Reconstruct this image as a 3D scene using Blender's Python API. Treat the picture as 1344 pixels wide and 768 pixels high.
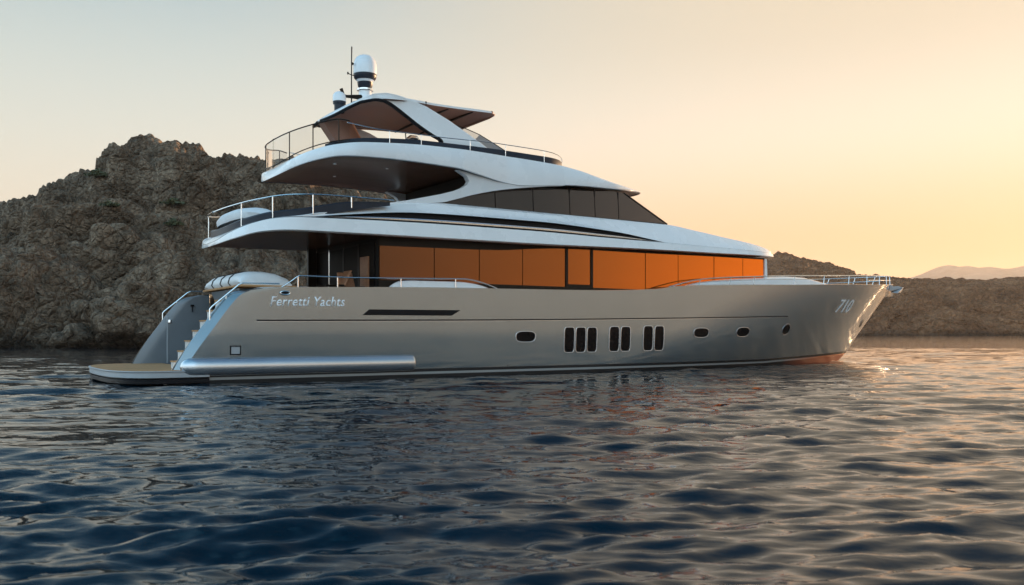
import bpy, bmesh, math, random
import numpy as np
from mathutils import Vector, Matrix

for o in list(bpy.data.objects):
    bpy.data.objects.remove(o, do_unlink=True)
SC = bpy.context.scene
COL = SC.collection
R = math.radians
random.seed(7)
RNG = np.random.RandomState(11)

# ------------------------------------------------------------------ camera
FPX, CX, HZ, CAMZ = 1150.0, 672.0, 437.0, 1.4
cam = bpy.data.cameras.new('camera')
camo = bpy.data.objects.new('camera', cam)
COL.objects.link(camo)
camo.location = (0, 0, CAMZ)
camo.rotation_euler = (R(90), 0, 0)
cam.sensor_width = 36.0
cam.lens = 36.0 * FPX / 1344.0
cam.shift_y = (HZ - 384.0) / 1344.0
cam.clip_start = 0.1
cam.clip_end = 60000
cam.dof.use_dof = True
cam.dof.focus_distance = 31.0
cam.dof.aperture_fstop = 2.4
SC.camera = camo

# ------------------------------------------------------------------ sky, sun, exposure
SUN_AZ, SUN_EL = 44.0, 6.0          # degrees right of the view, above the sea
world = bpy.data.worlds.new('World')
SC.world = world
world.use_nodes = True
wn, wl = world.node_tree.nodes, world.node_tree.links
wn.clear()
w_out = wn.new('ShaderNodeOutputWorld')
w_bg = wn.new('ShaderNodeBackground')
w_sky = wn.new('ShaderNodeTexSky')
w_sky.sky_type = 'NISHITA'
w_sky.sun_disc = False
w_sky.sun_elevation = R(SUN_EL)
w_sky.sun_rotation = R(SUN_AZ)
w_sky.altitude = 0
w_sky.air_density = 1.0
w_sky.dust_density = 3.0
w_sky.ozone_density = 1.5
w_bg.inputs['Strength'].default_value = 0.12
# hazy evening air in front of the clear-sky model: colour by height above the horizon and by bearing from the sun
SKY_GAIN = 1.0 / (0.12 * 2 ** 1.3)
def sky_ramp(stops):
    n = wn.new('ShaderNodeValToRGB')
    e = n.color_ramp.elements
    n.color_ramp.interpolation = 'B_SPLINE'
    while len(e) < len(stops): e.new(0.5)
    for k, (deg, c) in enumerate(stops):
        e[k].position = deg / 90.0
        e[k].color = (*c, 1)
    return n
def w_math(op, a, b_=0.0, c_=None):
    k = wn.new('ShaderNodeMath'); k.operation = op
    for i, v in enumerate((a, b_) if c_ is None else (a, b_, c_)):
        if isinstance(v, (int, float)): k.inputs[i].default_value = v
        else: wl.new(v, k.inputs[i])
    return k.outputs[0]
w_tc = wn.new('ShaderNodeTexCoord')
w_sep = wn.new('ShaderNodeSeparateXYZ'); wl.new(w_tc.outputs['Generated'], w_sep.inputs[0])
w_el = w_math('DIVIDE', w_math('ARCSINE', w_math('MAXIMUM', w_sep.outputs['Z'], 0.0)), math.pi / 2)
w_hor = w_math('SQRT', w_math('ADD', w_math('MULTIPLY', w_sep.outputs['X'], w_sep.outputs['X']), w_math('ADD', w_math('MULTIPLY', w_sep.outputs['Y'], w_sep.outputs['Y']), 1e-6)))
w_dot = w_math('DIVIDE', w_math('ADD', w_math('MULTIPLY', w_sep.outputs['X'], math.sin(R(SUN_AZ))), w_math('MULTIPLY', w_sep.outputs['Y'], math.cos(R(SUN_AZ)))), w_hor)
away = sky_ramp([(0, (.92, .70, .46)), (5, (.88, .77, .59)), (12, (.79, .83, .75)), (21, (.43, .58, .62)), (34, (.08, .29, .50)), (60, (.012, .13, .31)), (90, (.010, .08, .22))])
near = sky_ramp([(0, (1.0, .38, .12)), (3, (1.0, .44, .18)), (7, (.99, .55, .27)), (12, (1.02, .93, .78)), (18, (.72, .63, .48)), (26, (.90, .76, .55)), (42, (.55, .54, .46)), (62, (.06, .19, .36)), (90, (.015, .11, .27))])
behind = sky_ramp([(0, (.66, .62, .60)), (5, (.72, .78, .84)), (14, (.68, .82, .96)), (28, (.52, .72, .94)), (42, (.26, .48, .70)), (60, (.07, .22, .38)), (90, (.02, .11, .24))])
for n_ in (away, near, behind): wl.new(w_el, n_.inputs['Fac'])
def w_map(v, a, b_):
    k = wn.new('ShaderNodeMapRange'); k.interpolation_type = 'SMOOTHSTEP'
    k.inputs['From Min'].default_value = a; k.inputs['From Max'].default_value = b_
    wl.new(v, k.inputs['Value']); return k.outputs[0]
def w_mix(f, a, b_):
    k = wn.new('ShaderNodeMixRGB')
    if isinstance(f, float): k.inputs['Fac'].default_value = f
    else: wl.new(f, k.inputs['Fac'])
    wl.new(a, k.inputs['Color1']); wl.new(b_, k.inputs['Color2']); return k.outputs['Color']
w_b2 = wn.new('ShaderNodeVectorMath'); w_b2.operation = 'MULTIPLY'; w_b2.inputs[1].default_value = (2.2, 2.36, 2.26)
wl.new(behind.outputs['Color'], w_b2.inputs[0])
hz = w_mix(w_map(w_dot, -0.15, 0.14), w_b2.outputs['Vector'], away.outputs['Color'])
hz = w_mix(w_map(w_dot, 0.42, 0.99), hz, near.outputs['Color'])
w_gain = wn.new('ShaderNodeVectorMath'); w_gain.operation = 'SCALE'; w_gain.inputs['Scale'].default_value = SKY_GAIN
wl.new(hz, w_gain.inputs[0])
wl.new(w_mix(0.98, w_sky.outputs['Color'], w_gain.outputs['Vector']), w_bg.inputs['Color'])
wl.new(w_bg.outputs['Background'], w_out.inputs['Surface'])

sun = bpy.data.lights.new('sun', 'SUN')
sun.energy = 4.0
sun.angle = R(0.6)
sun.color = (1.0, 0.62, 0.34)
suno = bpy.data.objects.new('sun', sun)
COL.objects.link(suno)
sd = Vector((math.sin(R(SUN_AZ)) * math.cos(R(SUN_EL)), math.cos(R(SUN_AZ)) * math.cos(R(SUN_EL)), math.sin(R(SUN_EL))))
suno.rotation_euler = sd.to_track_quat('Z', 'Y').to_euler()
suno.location = sd * 60

SC.view_settings.view_transform = 'Standard'
SC.view_settings.look = 'None'
SC.view_settings.exposure = 1.3
SC.view_settings.gamma = 1.0
SC.view_settings.use_curve_mapping = False
SC.render.engine = 'CYCLES'
SC.cycles.use_denoising = True
SC.cycles.max_bounces = 6
SC.cycles.transparent_max_bounces = 8
SC.cycles.volume_bounces = 0

# ------------------------------------------------------------------ materials
def mat(name, color, rough=0.5, metal=0.0, coat=0.0, var=0.0, vscale=3.0, bump=0.0, bscale=40.0, spec=0.5, stretch=(1, 1, 1), color2=None):
    m = bpy.data.materials.new(name)
    m.use_nodes = True
    nt = m.node_tree
    b = nt.nodes['Principled BSDF']
    b.inputs['Base Color'].default_value = (*color, 1)
    b.inputs['Roughness'].default_value = rough
    b.inputs['Metallic'].default_value = metal
    b.inputs['Coat Weight'].default_value = coat
    b.inputs['Coat Roughness'].default_value = 0.06
    b.inputs['Specular IOR Level'].default_value = spec
    if var or bump:
        tc = nt.nodes.new('ShaderNodeTexCoord')
        mp = nt.nodes.new('ShaderNodeMapping')
        mp.inputs['Scale'].default_value = stretch
        nt.links.new(tc.outputs['Object'], mp.inputs['Vector'])
    if var:
        n = nt.nodes.new('ShaderNodeTexNoise')
        n.inputs['Scale'].default_value = vscale
        n.inputs['Detail'].default_value = 5
        nt.links.new(mp.outputs['Vector'], n.inputs['Vector'])
        cr = nt.nodes.new('ShaderNodeValToRGB')
        lo = color2 if color2 else tuple(c * (1 - var) for c in color)
        hi = color if color2 else tuple(min(1, c * (1 + var)) for c in color)
        cr.color_ramp.elements[0].position = 0.3
        cr.color_ramp.elements[1].position = 0.7
        cr.color_ramp.elements[0].color = (*lo, 1)
        cr.color_ramp.elements[1].color = (*hi, 1)
        nt.links.new(n.outputs['Fac'], cr.inputs['Fac'])
        nt.links.new(cr.outputs['Color'], b.inputs['Base Color'])
        mr = nt.nodes.new('ShaderNodeMapRange')
        mr.inputs['To Min'].default_value = max(0.02, rough - 0.06)
        mr.inputs['To Max'].default_value = rough + 0.08
        nt.links.new(n.outputs['Fac'], mr.inputs['Value'])
        nt.links.new(mr.outputs['Result'], b.inputs['Roughness'])
    if bump:
        n2 = nt.nodes.new('ShaderNodeTexNoise')
        n2.inputs['Scale'].default_value = bscale
        n2.inputs['Detail'].default_value = 4
        nt.links.new(mp.outputs['Vector'], n2.inputs['Vector'])
        bp = nt.nodes.new('ShaderNodeBump')
        bp.inputs['Strength'].default_value = bump
        bp.inputs['Distance'].default_value = 0.02
        nt.links.new(n2.outputs['Fac'], bp.inputs['Height'])
        nt.links.new(bp.outputs['Normal'], b.inputs['Normal'])
    return m

M = {}
M['white'] = mat('white_gelcoat', (0.80, 0.81, 0.82), 0.26, 0.0, 0.5, var=0.03, vscale=1.2)
M['hull_in'] = mat('wing_inner_paint', (0.16, 0.18, 0.20), 0.35, 0.2, 0.3, var=0.05)
M['chrome'] = mat('polished_steel', (0.78, 0.78, 0.78), 0.15, 1.0, var=0.04, vscale=8)
M['tube'] = mat('satin_silver', (0.55, 0.57, 0.60), 0.22, 0.85, 0.3, var=0.05, vscale=1.0)
M['black'] = mat('black_trim', (0.008, 0.008, 0.010), 0.4, var=0.2, spec=0.12)
M['navy'] = mat('dark_coaming', (0.016, 0.021, 0.032), 0.4, var=0.15, vscale=4, spec=0.25)
M['dark'] = mat('dark_interior', (0.012, 0.010, 0.009), 0.6, var=0.2, vscale=2, spec=0.1)
M['portglass'] = mat('black_port_glass', (0.003, 0.003, 0.004), 0.15, spec=0.10, var=0.2)
M['doorglass'] = mat('dark_door_glass', (0.006, 0.005, 0.005), 0.45, spec=0.02, var=0.2)
M['amber'] = mat('amber_mirror_glass', (0.80, 0.30, 0.07), 0.07, 0.9, var=0.08, vscale=0.5)
M['bronze'] = mat('bronze_frame', (0.016, 0.011, 0.008), 0.4, 0.0, var=0.15, spec=0.15)
M['cushion'] = mat('white_vinyl', (0.66, 0.67, 0.68), 0.5, var=0.04, vscale=5, bump=0.15, bscale=18)
M['chair'] = mat('tan_leather', (0.30, 0.13, 0.06), 0.5, var=0.2, vscale=9)
M['rubber'] = mat('dark_band', (0.03, 0.025, 0.025), 0.5, var=0.2)
M['grey'] = mat('grey_paint', (0.34, 0.36, 0.38), 0.4, var=0.05)
M['letter'] = mat('white_letter', (0.90, 0.91, 0.92), 0.5, 0.0, var=0.02)
M['leaf'] = mat('shrub_leaf', (0.075, 0.085, 0.04), 0.7, var=0.4, vscale=3)
M['twig'] = mat('shrub_twig', (0.09, 0.06, 0.04), 0.8, var=0.3)

def teak(name, c1, c2, rough, plank):
    m = bpy.data.materials.new(name)
    m.use_nodes = True
    nt = m.node_tree
    b = nt.nodes['Principled BSDF']
    tc = nt.nodes.new('ShaderNodeTexCoord')
    sx = nt.nodes.new('ShaderNodeSeparateXYZ')
    nt.links.new(tc.outputs['Object'], sx.inputs[0])
    mu = nt.nodes.new('ShaderNodeMath'); mu.operation = 'MULTIPLY'; mu.inputs[1].default_value = 1.0 / plank
    nt.links.new(sx.outputs['Y'], mu.inputs[0])
    fr = nt.nodes.new('ShaderNodeMath'); fr.operation = 'FRACT'
    nt.links.new(mu.outputs[0], fr.inputs[0])
    fl = nt.nodes.new('ShaderNodeMath'); fl.operation = 'FLOOR'
    nt.links.new(mu.outputs[0], fl.inputs[0])
    wn_ = nt.nodes.new('ShaderNodeTexWhiteNoise'); wn_.noise_dimensions = '1D'
    nt.links.new(fl.outputs[0], wn_.inputs['W'])
    mp = nt.nodes.new('ShaderNodeMapping'); mp.inputs['Scale'].default_value = (1.2, 25, 25)
    nt.links.new(tc.outputs['Object'], mp.inputs['Vector'])
    n = nt.nodes.new('ShaderNodeTexNoise'); n.inputs['Scale'].default_value = 2.5; n.inputs['Detail'].default_value = 6
    nt.links.new(mp.outputs['Vector'], n.inputs['Vector'])
    ad = nt.nodes.new('ShaderNodeMath'); ad.operation = 'ADD'
    nt.links.new(n.outputs['Fac'], ad.inputs[0]); nt.links.new(wn_.outputs['Value'], ad.inputs[1])
    hf = nt.nodes.new('ShaderNodeMath'); hf.operation = 'MULTIPLY'; hf.inputs[1].default_value = 0.5
    nt.links.new(ad.outputs[0], hf.inputs[0])
    cr = nt.nodes.new('ShaderNodeValToRGB')
    cr.color_ramp.elements[0].color = (*c1, 1); cr.color_ramp.elements[1].color = (*c2, 1)
    cr.color_ramp.elements[0].position = 0.2; cr.color_ramp.elements[1].position = 0.8
    nt.links.new(hf.outputs[0], cr.inputs['Fac'])
    gt = nt.nodes.new('ShaderNodeMath'); gt.operation = 'GREATER_THAN'; gt.inputs[1].default_value = 0.92
    nt.links.new(fr.outputs[0], gt.inputs[0])
    mx = nt.nodes.new('ShaderNodeMixRGB'); mx.inputs['Color2'].default_value = (c1[0] * .25, c1[1] * .25, c1[2] * .25, 1)
    nt.links.new(gt.outputs[0], mx.inputs['Fac']); nt.links.new(cr.outputs['Color'], mx.inputs['Color1'])
    nt.links.new(mx.outputs['Color'], b.inputs['Base Color'])
    b.inputs['Roughness'].default_value = rough
    return m
M['teak'] = teak('teak_deck', (0.34, 0.18, 0.085), (0.52, 0.30, 0.15), 0.8, 0.07)
M['teak'].node_tree.nodes['Principled BSDF'].inputs['Specular IOR Level'].default_value = 0.1
M['soffit'] = teak('mahogany_soffit', (0.11, 0.042, 0.024), (0.21, 0.080, 0.042), 0.24, 0.16)
M['roofliner'] = mat('brown_roof_liner', (0.24, 0.105, 0.065), 0.4, var=0.12, vscale=2)

def hull_material():
    m = bpy.data.materials.new('hull_paint')
    m.use_nodes = True
    nt = m.node_tree
    b = nt.nodes['Principled BSDF']
    tc = nt.nodes.new('ShaderNodeTexCoord')
    sx = nt.nodes.new('ShaderNodeSeparateXYZ')
    nt.links.new(tc.outputs['Object'], sx.inputs[0])
    n = nt.nodes.new('ShaderNodeTexNoise'); n.inputs['Scale'].default_value = 0.7; n.inputs['Detail'].default_value = 5
    nt.links.new(tc.outputs['Object'], n.inputs['Vector'])
    cr = nt.nodes.new('ShaderNodeValToRGB')
    cr.color_ramp.elements[0].color = (0.205, 0.24, 0.26, 1); cr.color_ramp.elements[1].color = (0.235, 0.27, 0.29, 1)
    nt.links.new(n.outputs['Fac'], cr.inputs['Fac'])
    # the stripes at the waterline climb a little towards the bow
    def math_(op, a, bv):
        k = nt.nodes.new('ShaderNodeMath'); k.operation = op
        for i, v in enumerate((a, bv)):
            if isinstance(v, (int, float)): k.inputs[i].default_value = v
            else: nt.links.new(v, k.inputs[i])
        return k.outputs[0]
    x26 = math_('MAXIMUM', math_('SUBTRACT', sx.outputs['X'], 24.0), 0.0)
    z = math_('SUBTRACT', sx.outputs['Z'], math_('MULTIPLY', x26, 0.024))
    def band(lo, hi):
        return math_('MULTIPLY', math_('GREATER_THAN', z, lo), math_('LESS_THAN', z, hi))
    red = nt.nodes.new('ShaderNodeMapRange')
    red.inputs['From Min'].default_value = 25.5; red.inputs['From Max'].default_value = 29.5
    nt.links.new(sx.outputs['X'], red.inputs['Value'])
    low = nt.nodes.new('ShaderNodeMixRGB')
    low.inputs['Color1'].default_value = (0.008, 0.008, 0.009, 1)  # shade on the red bottom paint aft of the bow, painted as black
    low.inputs['Color2'].default_value = (0.42, 0.075, 0.022, 1)
    nt.links.new(red.outputs[0], low.inputs['Fac'])
    lowband = nt.nodes.new('ShaderNodeMixRGB')
    lowband.inputs['Color1'].default_value = (0.27, 0.27, 0.265, 1)
    lowband.inputs['Color2'].default_value = (0.55, 0.13, 0.04, 1)
    nt.links.new(red.outputs[0], lowband.inputs['Fac'])
    def mix(fac, c1, c2):
        k = nt.nodes.new('ShaderNodeMixRGB')
        nt.links.new(fac, k.inputs['Fac'])
        for s, v in (('Color1', c1), ('Color2', c2)):
            if isinstance(v, tuple): k.inputs[s].default_value = v
            else: nt.links.new(v, k.inputs[s])
        return k.outputs['Color']
    c = mix(math_('LESS_THAN', z, 0.285), cr.outputs['Color'], (0.008, 0.008, 0.01, 1))
    c = mix(band(0.115, 0.19), c, lowband.outputs['Color'])
    c = mix(math_('LESS_THAN', z, 0.115), c, low.outputs['Color'])
    nt.links.new(c, b.inputs['Base Color'])
    above = math_('GREATER_THAN', z, 0.285)
    nt.links.new(math_('MULTIPLY', above, 0.72), b.inputs['Metallic'])
    b.inputs['Roughness'].default_value = 0.24
    nt.links.new(above, b.inputs['Coat Weight'])
    rg = nt.nodes.new('ShaderNodeMapRange'); rg.inputs['To Min'].default_value = 0.55; rg.inputs['To Max'].default_value = 0.15
    nt.links.new(above, rg.inputs['Value']); nt.links.new(rg.outputs[0], b.inputs['Roughness'])
    b.inputs['Coat Roughness'].default_value = 0.05
    # faint fairing unevenness, so that reflections are not ruler-straight
    n2 = nt.nodes.new('ShaderNodeTexNoise'); n2.inputs['Scale'].default_value = 0.9; n2.inputs['Detail'].default_value = 2
    nt.links.new(tc.outputs['Object'], n2.inputs['Vector'])
    bp = nt.nodes.new('ShaderNodeBump'); bp.inputs['Strength'].default_value = 0.04; bp.inputs['Distance'].default_value = 0.05
    nt.links.new(n2.outputs['Fac'], bp.inputs['Height'])
    nt.links.new(bp.outputs['Normal'], b.inputs['Normal'])
    nt.links.new(bp.outputs['Normal'], b.inputs['Coat Normal'])
    return m
M['hull'] = hull_material()

def amber_glass(name, facing, mid, slant):
    # tinted glass; stronger sky reflection at a slant is put into the base colour
    m = bpy.data.materials.new(name)
    m.use_nodes = True
    nt = m.node_tree
    b = nt.nodes['Principled BSDF']
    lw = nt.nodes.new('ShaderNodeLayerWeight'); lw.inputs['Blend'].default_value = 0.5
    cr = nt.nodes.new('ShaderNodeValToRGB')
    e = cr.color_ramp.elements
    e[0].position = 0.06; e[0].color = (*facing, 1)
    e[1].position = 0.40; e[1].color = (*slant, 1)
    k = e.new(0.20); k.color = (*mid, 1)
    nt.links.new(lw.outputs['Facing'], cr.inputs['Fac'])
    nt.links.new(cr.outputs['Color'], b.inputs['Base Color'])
    tc = nt.nodes.new('ShaderNodeTexCoord')
    n = nt.nodes.new('ShaderNodeTexNoise'); n.inputs['Scale'].default_value = 0.5
    nt.links.new(tc.outputs['Object'], n.inputs['Vector'])
    bp = nt.nodes.new('ShaderNodeBump'); bp.inputs['Strength'].default_value = 0.05; bp.inputs['Distance'].default_value = 0.05
    nt.links.new(n.outputs['Fac'], bp.inputs['Height']); nt.links.new(bp.outputs['Normal'], b.inputs['Normal'])
    b.inputs['Metallic'].default_value = 0.9
    b.inputs['Roughness'].default_value = 0.03
    return m
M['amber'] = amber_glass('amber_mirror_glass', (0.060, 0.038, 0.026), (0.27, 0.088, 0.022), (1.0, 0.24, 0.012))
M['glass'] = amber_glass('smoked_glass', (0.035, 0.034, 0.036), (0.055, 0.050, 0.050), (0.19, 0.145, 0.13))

def clear_glass(c=(0.86, 0.86, 0.85)):
    m = bpy.data.materials.new('clear_screen')
    m.use_nodes = True
    nt = m.node_tree
    nt.nodes.clear()
    o = nt.nodes.new('ShaderNodeOutputMaterial')
    t = nt.nodes.new('ShaderNodeBsdfTransparent'); t.inputs['Color'].default_value = (*c, 1)
    g = nt.nodes.new('ShaderNodeBsdfGlossy'); g.inputs['Roughness'].default_value = 0.05
    fr = nt.nodes.new('ShaderNodeFresnel'); fr.inputs['IOR'].default_value = 1.12
    mx = nt.nodes.new('ShaderNodeMixShader')
    nt.links.new(fr.outputs[0], mx.inputs['Fac'])
    nt.links.new(t.outputs[0], mx.inputs[1]); nt.links.new(g.outputs[0], mx.inputs[2])
    nt.links.new(mx.outputs[0], o.inputs['Surface'])
    return m
M['clear'] = clear_glass()
M['screen'] = clear_glass((0.66, 0.66, 0.66))

# ------------------------------------------------------------------ mesh helpers
def interp(x, pts):
    xs = [p[0] for p in pts]; ys = [p[1] for p in pts]
    return float(np.interp(x, xs, ys))

def smooth(x, pts):
    """monotone-ish cubic through (x, y) points"""
    xs = [p[0] for p in pts]; ys = [p[1] for p in pts]
    n = len(xs)
    if x <= xs[0]: return ys[0]
    if x >= xs[-1]: return ys[-1]
    d = [(ys[i + 1] - ys[i]) / (xs[i + 1] - xs[i]) for i in range(n - 1)]
    m = [d[0]] + [0 if d[i - 1] * d[i] <= 0 else 2 * d[i - 1] * d[i] / (d[i - 1] + d[i]) for i in range(1, n - 1)] + [d[-1]]
    i = max(j for j in range(n - 1) if xs[j] <= x)
    hh = xs[i + 1] - xs[i]; t = (x - xs[i]) / hh
    return ((2*t**3 - 3*t**2 + 1) * ys[i] + (t**3 - 2*t**2 + t) * hh * m[i] + (-2*t**3 + 3*t**2) * ys[i + 1] + (t**3 - t**2) * hh * m[i + 1])

class MB:
    def __init__(s):
        s.v, s.f, s.mi, s.mats = [], [], [], []
    def m(s, name):
        if name not in s.mats: s.mats.append(name)
        return s.mats.index(name)
    def face(s, idx, m):
        s.f.append(tuple(idx)); s.mi.append(s.m(m))
    def vs(s, pts):
        b = len(s.v); s.v += [tuple(p) for p in pts]; return b
    def grid(s, rows, m, close=False, mats=None):
        """rows of points; mats = material per column segment"""
        n = len(rows[0]); b = s.vs([p for r in rows for p in r])
        for i in range(len(rows) - 1):
            for j in range(n if close else n - 1):
                k = (j + 1) % n
                s.face((b + i*n + j, b + i*n + k, b + (i+1)*n + k, b + (i+1)*n + j), mats[j] if mats else m)
        return b
    def ngon(s, pts, m):
        b = s.vs(pts); s.face(range(b, b + len(pts)), m)
    def box(s, x0, x1, y0, y1, z0, z1, m):
        s.prism([(x0, y0), (x1, y0), (x1, y1), (x0, y1)], z0, z1, m)
    def prism(s, poly, a0, a1, m, axis='z', edge_m=None):
        """polygon extruded along an axis; axis y: poly is (x, z)"""
        def P(p, t):
            return (p[0], p[1], t) if axis == 'z' else ((p[0], t, p[1]) if axis == 'y' else (t, p[0], p[1]))
        n = len(poly)
        b = s.vs([P(p, a0) for p in poly] + [P(p, a1) for p in poly])
        s.face(range(b, b + n), m); s.face(range(b + 2*n - 1, b + n - 1, -1), m)
        for i in range(n):
            j = (i + 1) % n
            mm = edge_m(i) if edge_m else m
            s.face((b + i, b + n + i, b + n + j, b + j), mm)
    def tube(s, path, r, m, seg=8, closed=False, radii=None):
        P = [Vector(p) for p in path]; n = len(P)
        rows = []
        up = Vector((0, 0, 1)); last = None
        for i in range(n):
            if closed: t = (P[(i+1) % n] - P[i-1]).normalized()
            else: t = (P[min(i+1, n-1)] - P[max(i-1, 0)]).normalized()
            if last is None:
                a = t.cross(up)
                if a.length < 1e-3: a = t.cross(Vector((1, 0, 0)))
                a.normalize()
            else:
                a = last - t * last.dot(t)
                if a.length < 1e-6: a = t.cross(up)
                a.normalize()
            last = a; bb = t.cross(a)
            rr = radii[i] if radii else r
            rows.append([P[i] + (a * math.cos(2*math.pi*k/seg) + bb * math.sin(2*math.pi*k/seg)) * rr for k in range(seg)])
        if closed: rows.append(rows[0])
        b = s.grid(rows, m, close=True)
        if not closed:
            s.face([b + k for k in range(seg)][::-1], m)
            s.face([b + (n-1)*seg + k for k in range(seg)], m)
    def lathe(s, prof, c, m, seg=28, mats=None):
        rows = [[(c[0] + r*math.cos(2*math.pi*k/seg), c[1] + r*math.sin(2*math.pi*k/seg), c[2] + z) for k in range(seg)] for r, z in prof]
        rows_t = rows
        n = seg; b = s.vs([p for r in rows_t for p in r])
        for i in range(len(rows) - 1):
            for j in range(n):
                k = (j + 1) % n
                s.face((b + i*n + j, b + i*n + k, b + (i+1)*n + k, b + (i+1)*n + j), mats[i] if mats else m)
    def build(s, name, parent=None, sharp=32, weld=1e-4, bevel=0):
        me = bpy.data.meshes.new(name)
        me.from_pydata(s.v, [], s.f)
        for k in s.mats: me.materials.append(M[k])
        me.polygons.foreach_set('material_index', s.mi)
        bm = bmesh.new(); bm.from_mesh(me)
        if weld: bmesh.ops.remove_doubles(bm, verts=bm.verts, dist=weld)
        bmesh.ops.dissolve_degenerate(bm, dist=1e-5, edges=bm.edges)
        bmesh.ops.recalc_face_normals(bm, faces=bm.faces)
        bm.to_mesh(me); bm.free()
        me.polygons.foreach_set('use_smooth', [True] * len(me.polygons))
        me.set_sharp_from_angle(angle=R(sharp))
        o = bpy.data.objects.new(name, me)
        COL.objects.link(o)
        if parent is not None: o.parent = parent
        if bevel:
            bv = o.modifiers.new('bevel', 'BEVEL'); bv.width = bevel; bv.segments = 2; bv.limit_method = 'ANGLE'; bv.angle_limit = R(35)
        return o

def empty(name, loc, rz=0.0):
    o = bpy.data.objects.new(name, None); COL.objects.link(o)
    o.location = loc; o.rotation_euler = (0, 0, rz); o.empty_display_size = 0.3
    return o
def tag(o, label=None, cat=None, group=None, kind=None):
    if label: o['label'] = label
    if cat: o['category'] = cat
    if group: o['group'] = group
    if kind: o['kind'] = kind
    return o

# ------------------------------------------------------------------ noise (numpy)
_perm = RNG.permutation(256); _perm = np.concatenate([_perm, _perm])
_g = RNG.normal(size=(256, 3)); _g /= np.linalg.norm(_g, axis=1)[:, None]
def perlin(p):
    i = np.floor(p).astype(int); f = p - i; i &= 255
    u = f*f*f*(f*(f*6 - 15) + 10)
    r = 0
    for dx in (0, 1):
        for dy in (0, 1):
            for dz in (0, 1):
                h = _perm[_perm[_perm[(i[:, 0] + dx) & 255] + ((i[:, 1] + dy) & 255)] + ((i[:, 2] + dz) & 255)]
                d = f - np.array((dx, dy, dz))
                w = (u[:, 0] if dx else 1 - u[:, 0]) * (u[:, 1] if dy else 1 - u[:, 1]) * (u[:, 2] if dz else 1 - u[:, 2])
                r = r + w * np.einsum('ij,ij->i', _g[h], d)
    return r * 1.6

def grid_mesh(name, V, nr, nc, material, smooth_=True):
    me = bpy.data.meshes.new(name)
    i = np.arange(nr - 1)[:, None] * nc + np.arange(nc - 1)[None, :]
    F = np.stack([i, i + 1, i + nc + 1, i + nc], -1).reshape(-1, 4)
    me.vertices.add(len(V)); me.vertices.foreach_set('co', V.astype(np.float32).ravel())
    me.loops.add(F.size); me.loops.foreach_set('vertex_index', F.astype(np.int32).ravel())
    me.polygons.add(len(F)); me.polygons.foreach_set('loop_start', np.arange(0, F.size, 4, dtype=np.int32))
    me.polygons.foreach_set('loop_total', np.full(len(F), 4, dtype=np.int32))
    me.polygons.foreach_set('use_smooth', [smooth_] * len(F))
    me.update(calc_edges=True)
    me.materials.append(material)
    o = bpy.data.objects.new(name, me); COL.objects.link(o)
    return o

# ------------------------------------------------------------------ water
def water_material():
    m = bpy.data.materials.new('sea_water')
    m.use_nodes = True
    nt = m.node_tree
    b = nt.nodes['Principled BSDF']
    b.inputs['Base Color'].default_value = (0.001, 0.010, 0.018, 1)
    b.inputs['Roughness'].default_value = 0.025
    b.inputs['IOR'].default_value = 1.36
    tc = nt.nodes.new('ShaderNodeTexCoord')
    h = None
    for sc_, st, amp in ((0.45, (0.4, 1.2, 1), 0.085), (2.2, (0.5, 1.3, 1), 0.020), (6.0, (0.5, 1.3, 1), 0.006)):
        mp = nt.nodes.new('ShaderNodeMapping'); mp.inputs['Scale'].default_value = st
        nt.links.new(tc.outputs['Object'], mp.inputs['Vector'])
        n = nt.nodes.new('ShaderNodeTexNoise'); n.inputs['Scale'].default_value = sc_; n.inputs['Detail'].default_value = 2.0; n.inputs['Distortion'].default_value = 0.6
        nt.links.new(mp.outputs['Vector'], n.inputs['Vector'])
        mu = nt.nodes.new('ShaderNodeMath'); mu.operation = 'MULTIPLY'; mu.inputs[1].default_value = amp
        nt.links.new(n.outputs['Fac'], mu.inputs[0])
        if h is None: h = mu.outputs[0]
        else:
            ad = nt.nodes.new('ShaderNodeMath'); ad.operation = 'ADD'
            nt.links.new(h, ad.inputs[0]); nt.links.new(mu.outputs[0], ad.inputs[1]); h = ad.outputs[0]
    bp = nt.nodes.new('ShaderNodeBump'); bp.inputs['Strength'].default_value = 1.0; bp.inputs['Distance'].default_value = 1.0
    nt.links.new(h, bp.inputs['Height'])
    nt.links.new(bp.outputs['Normal'], b.inputs['Normal'])
    return m

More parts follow.
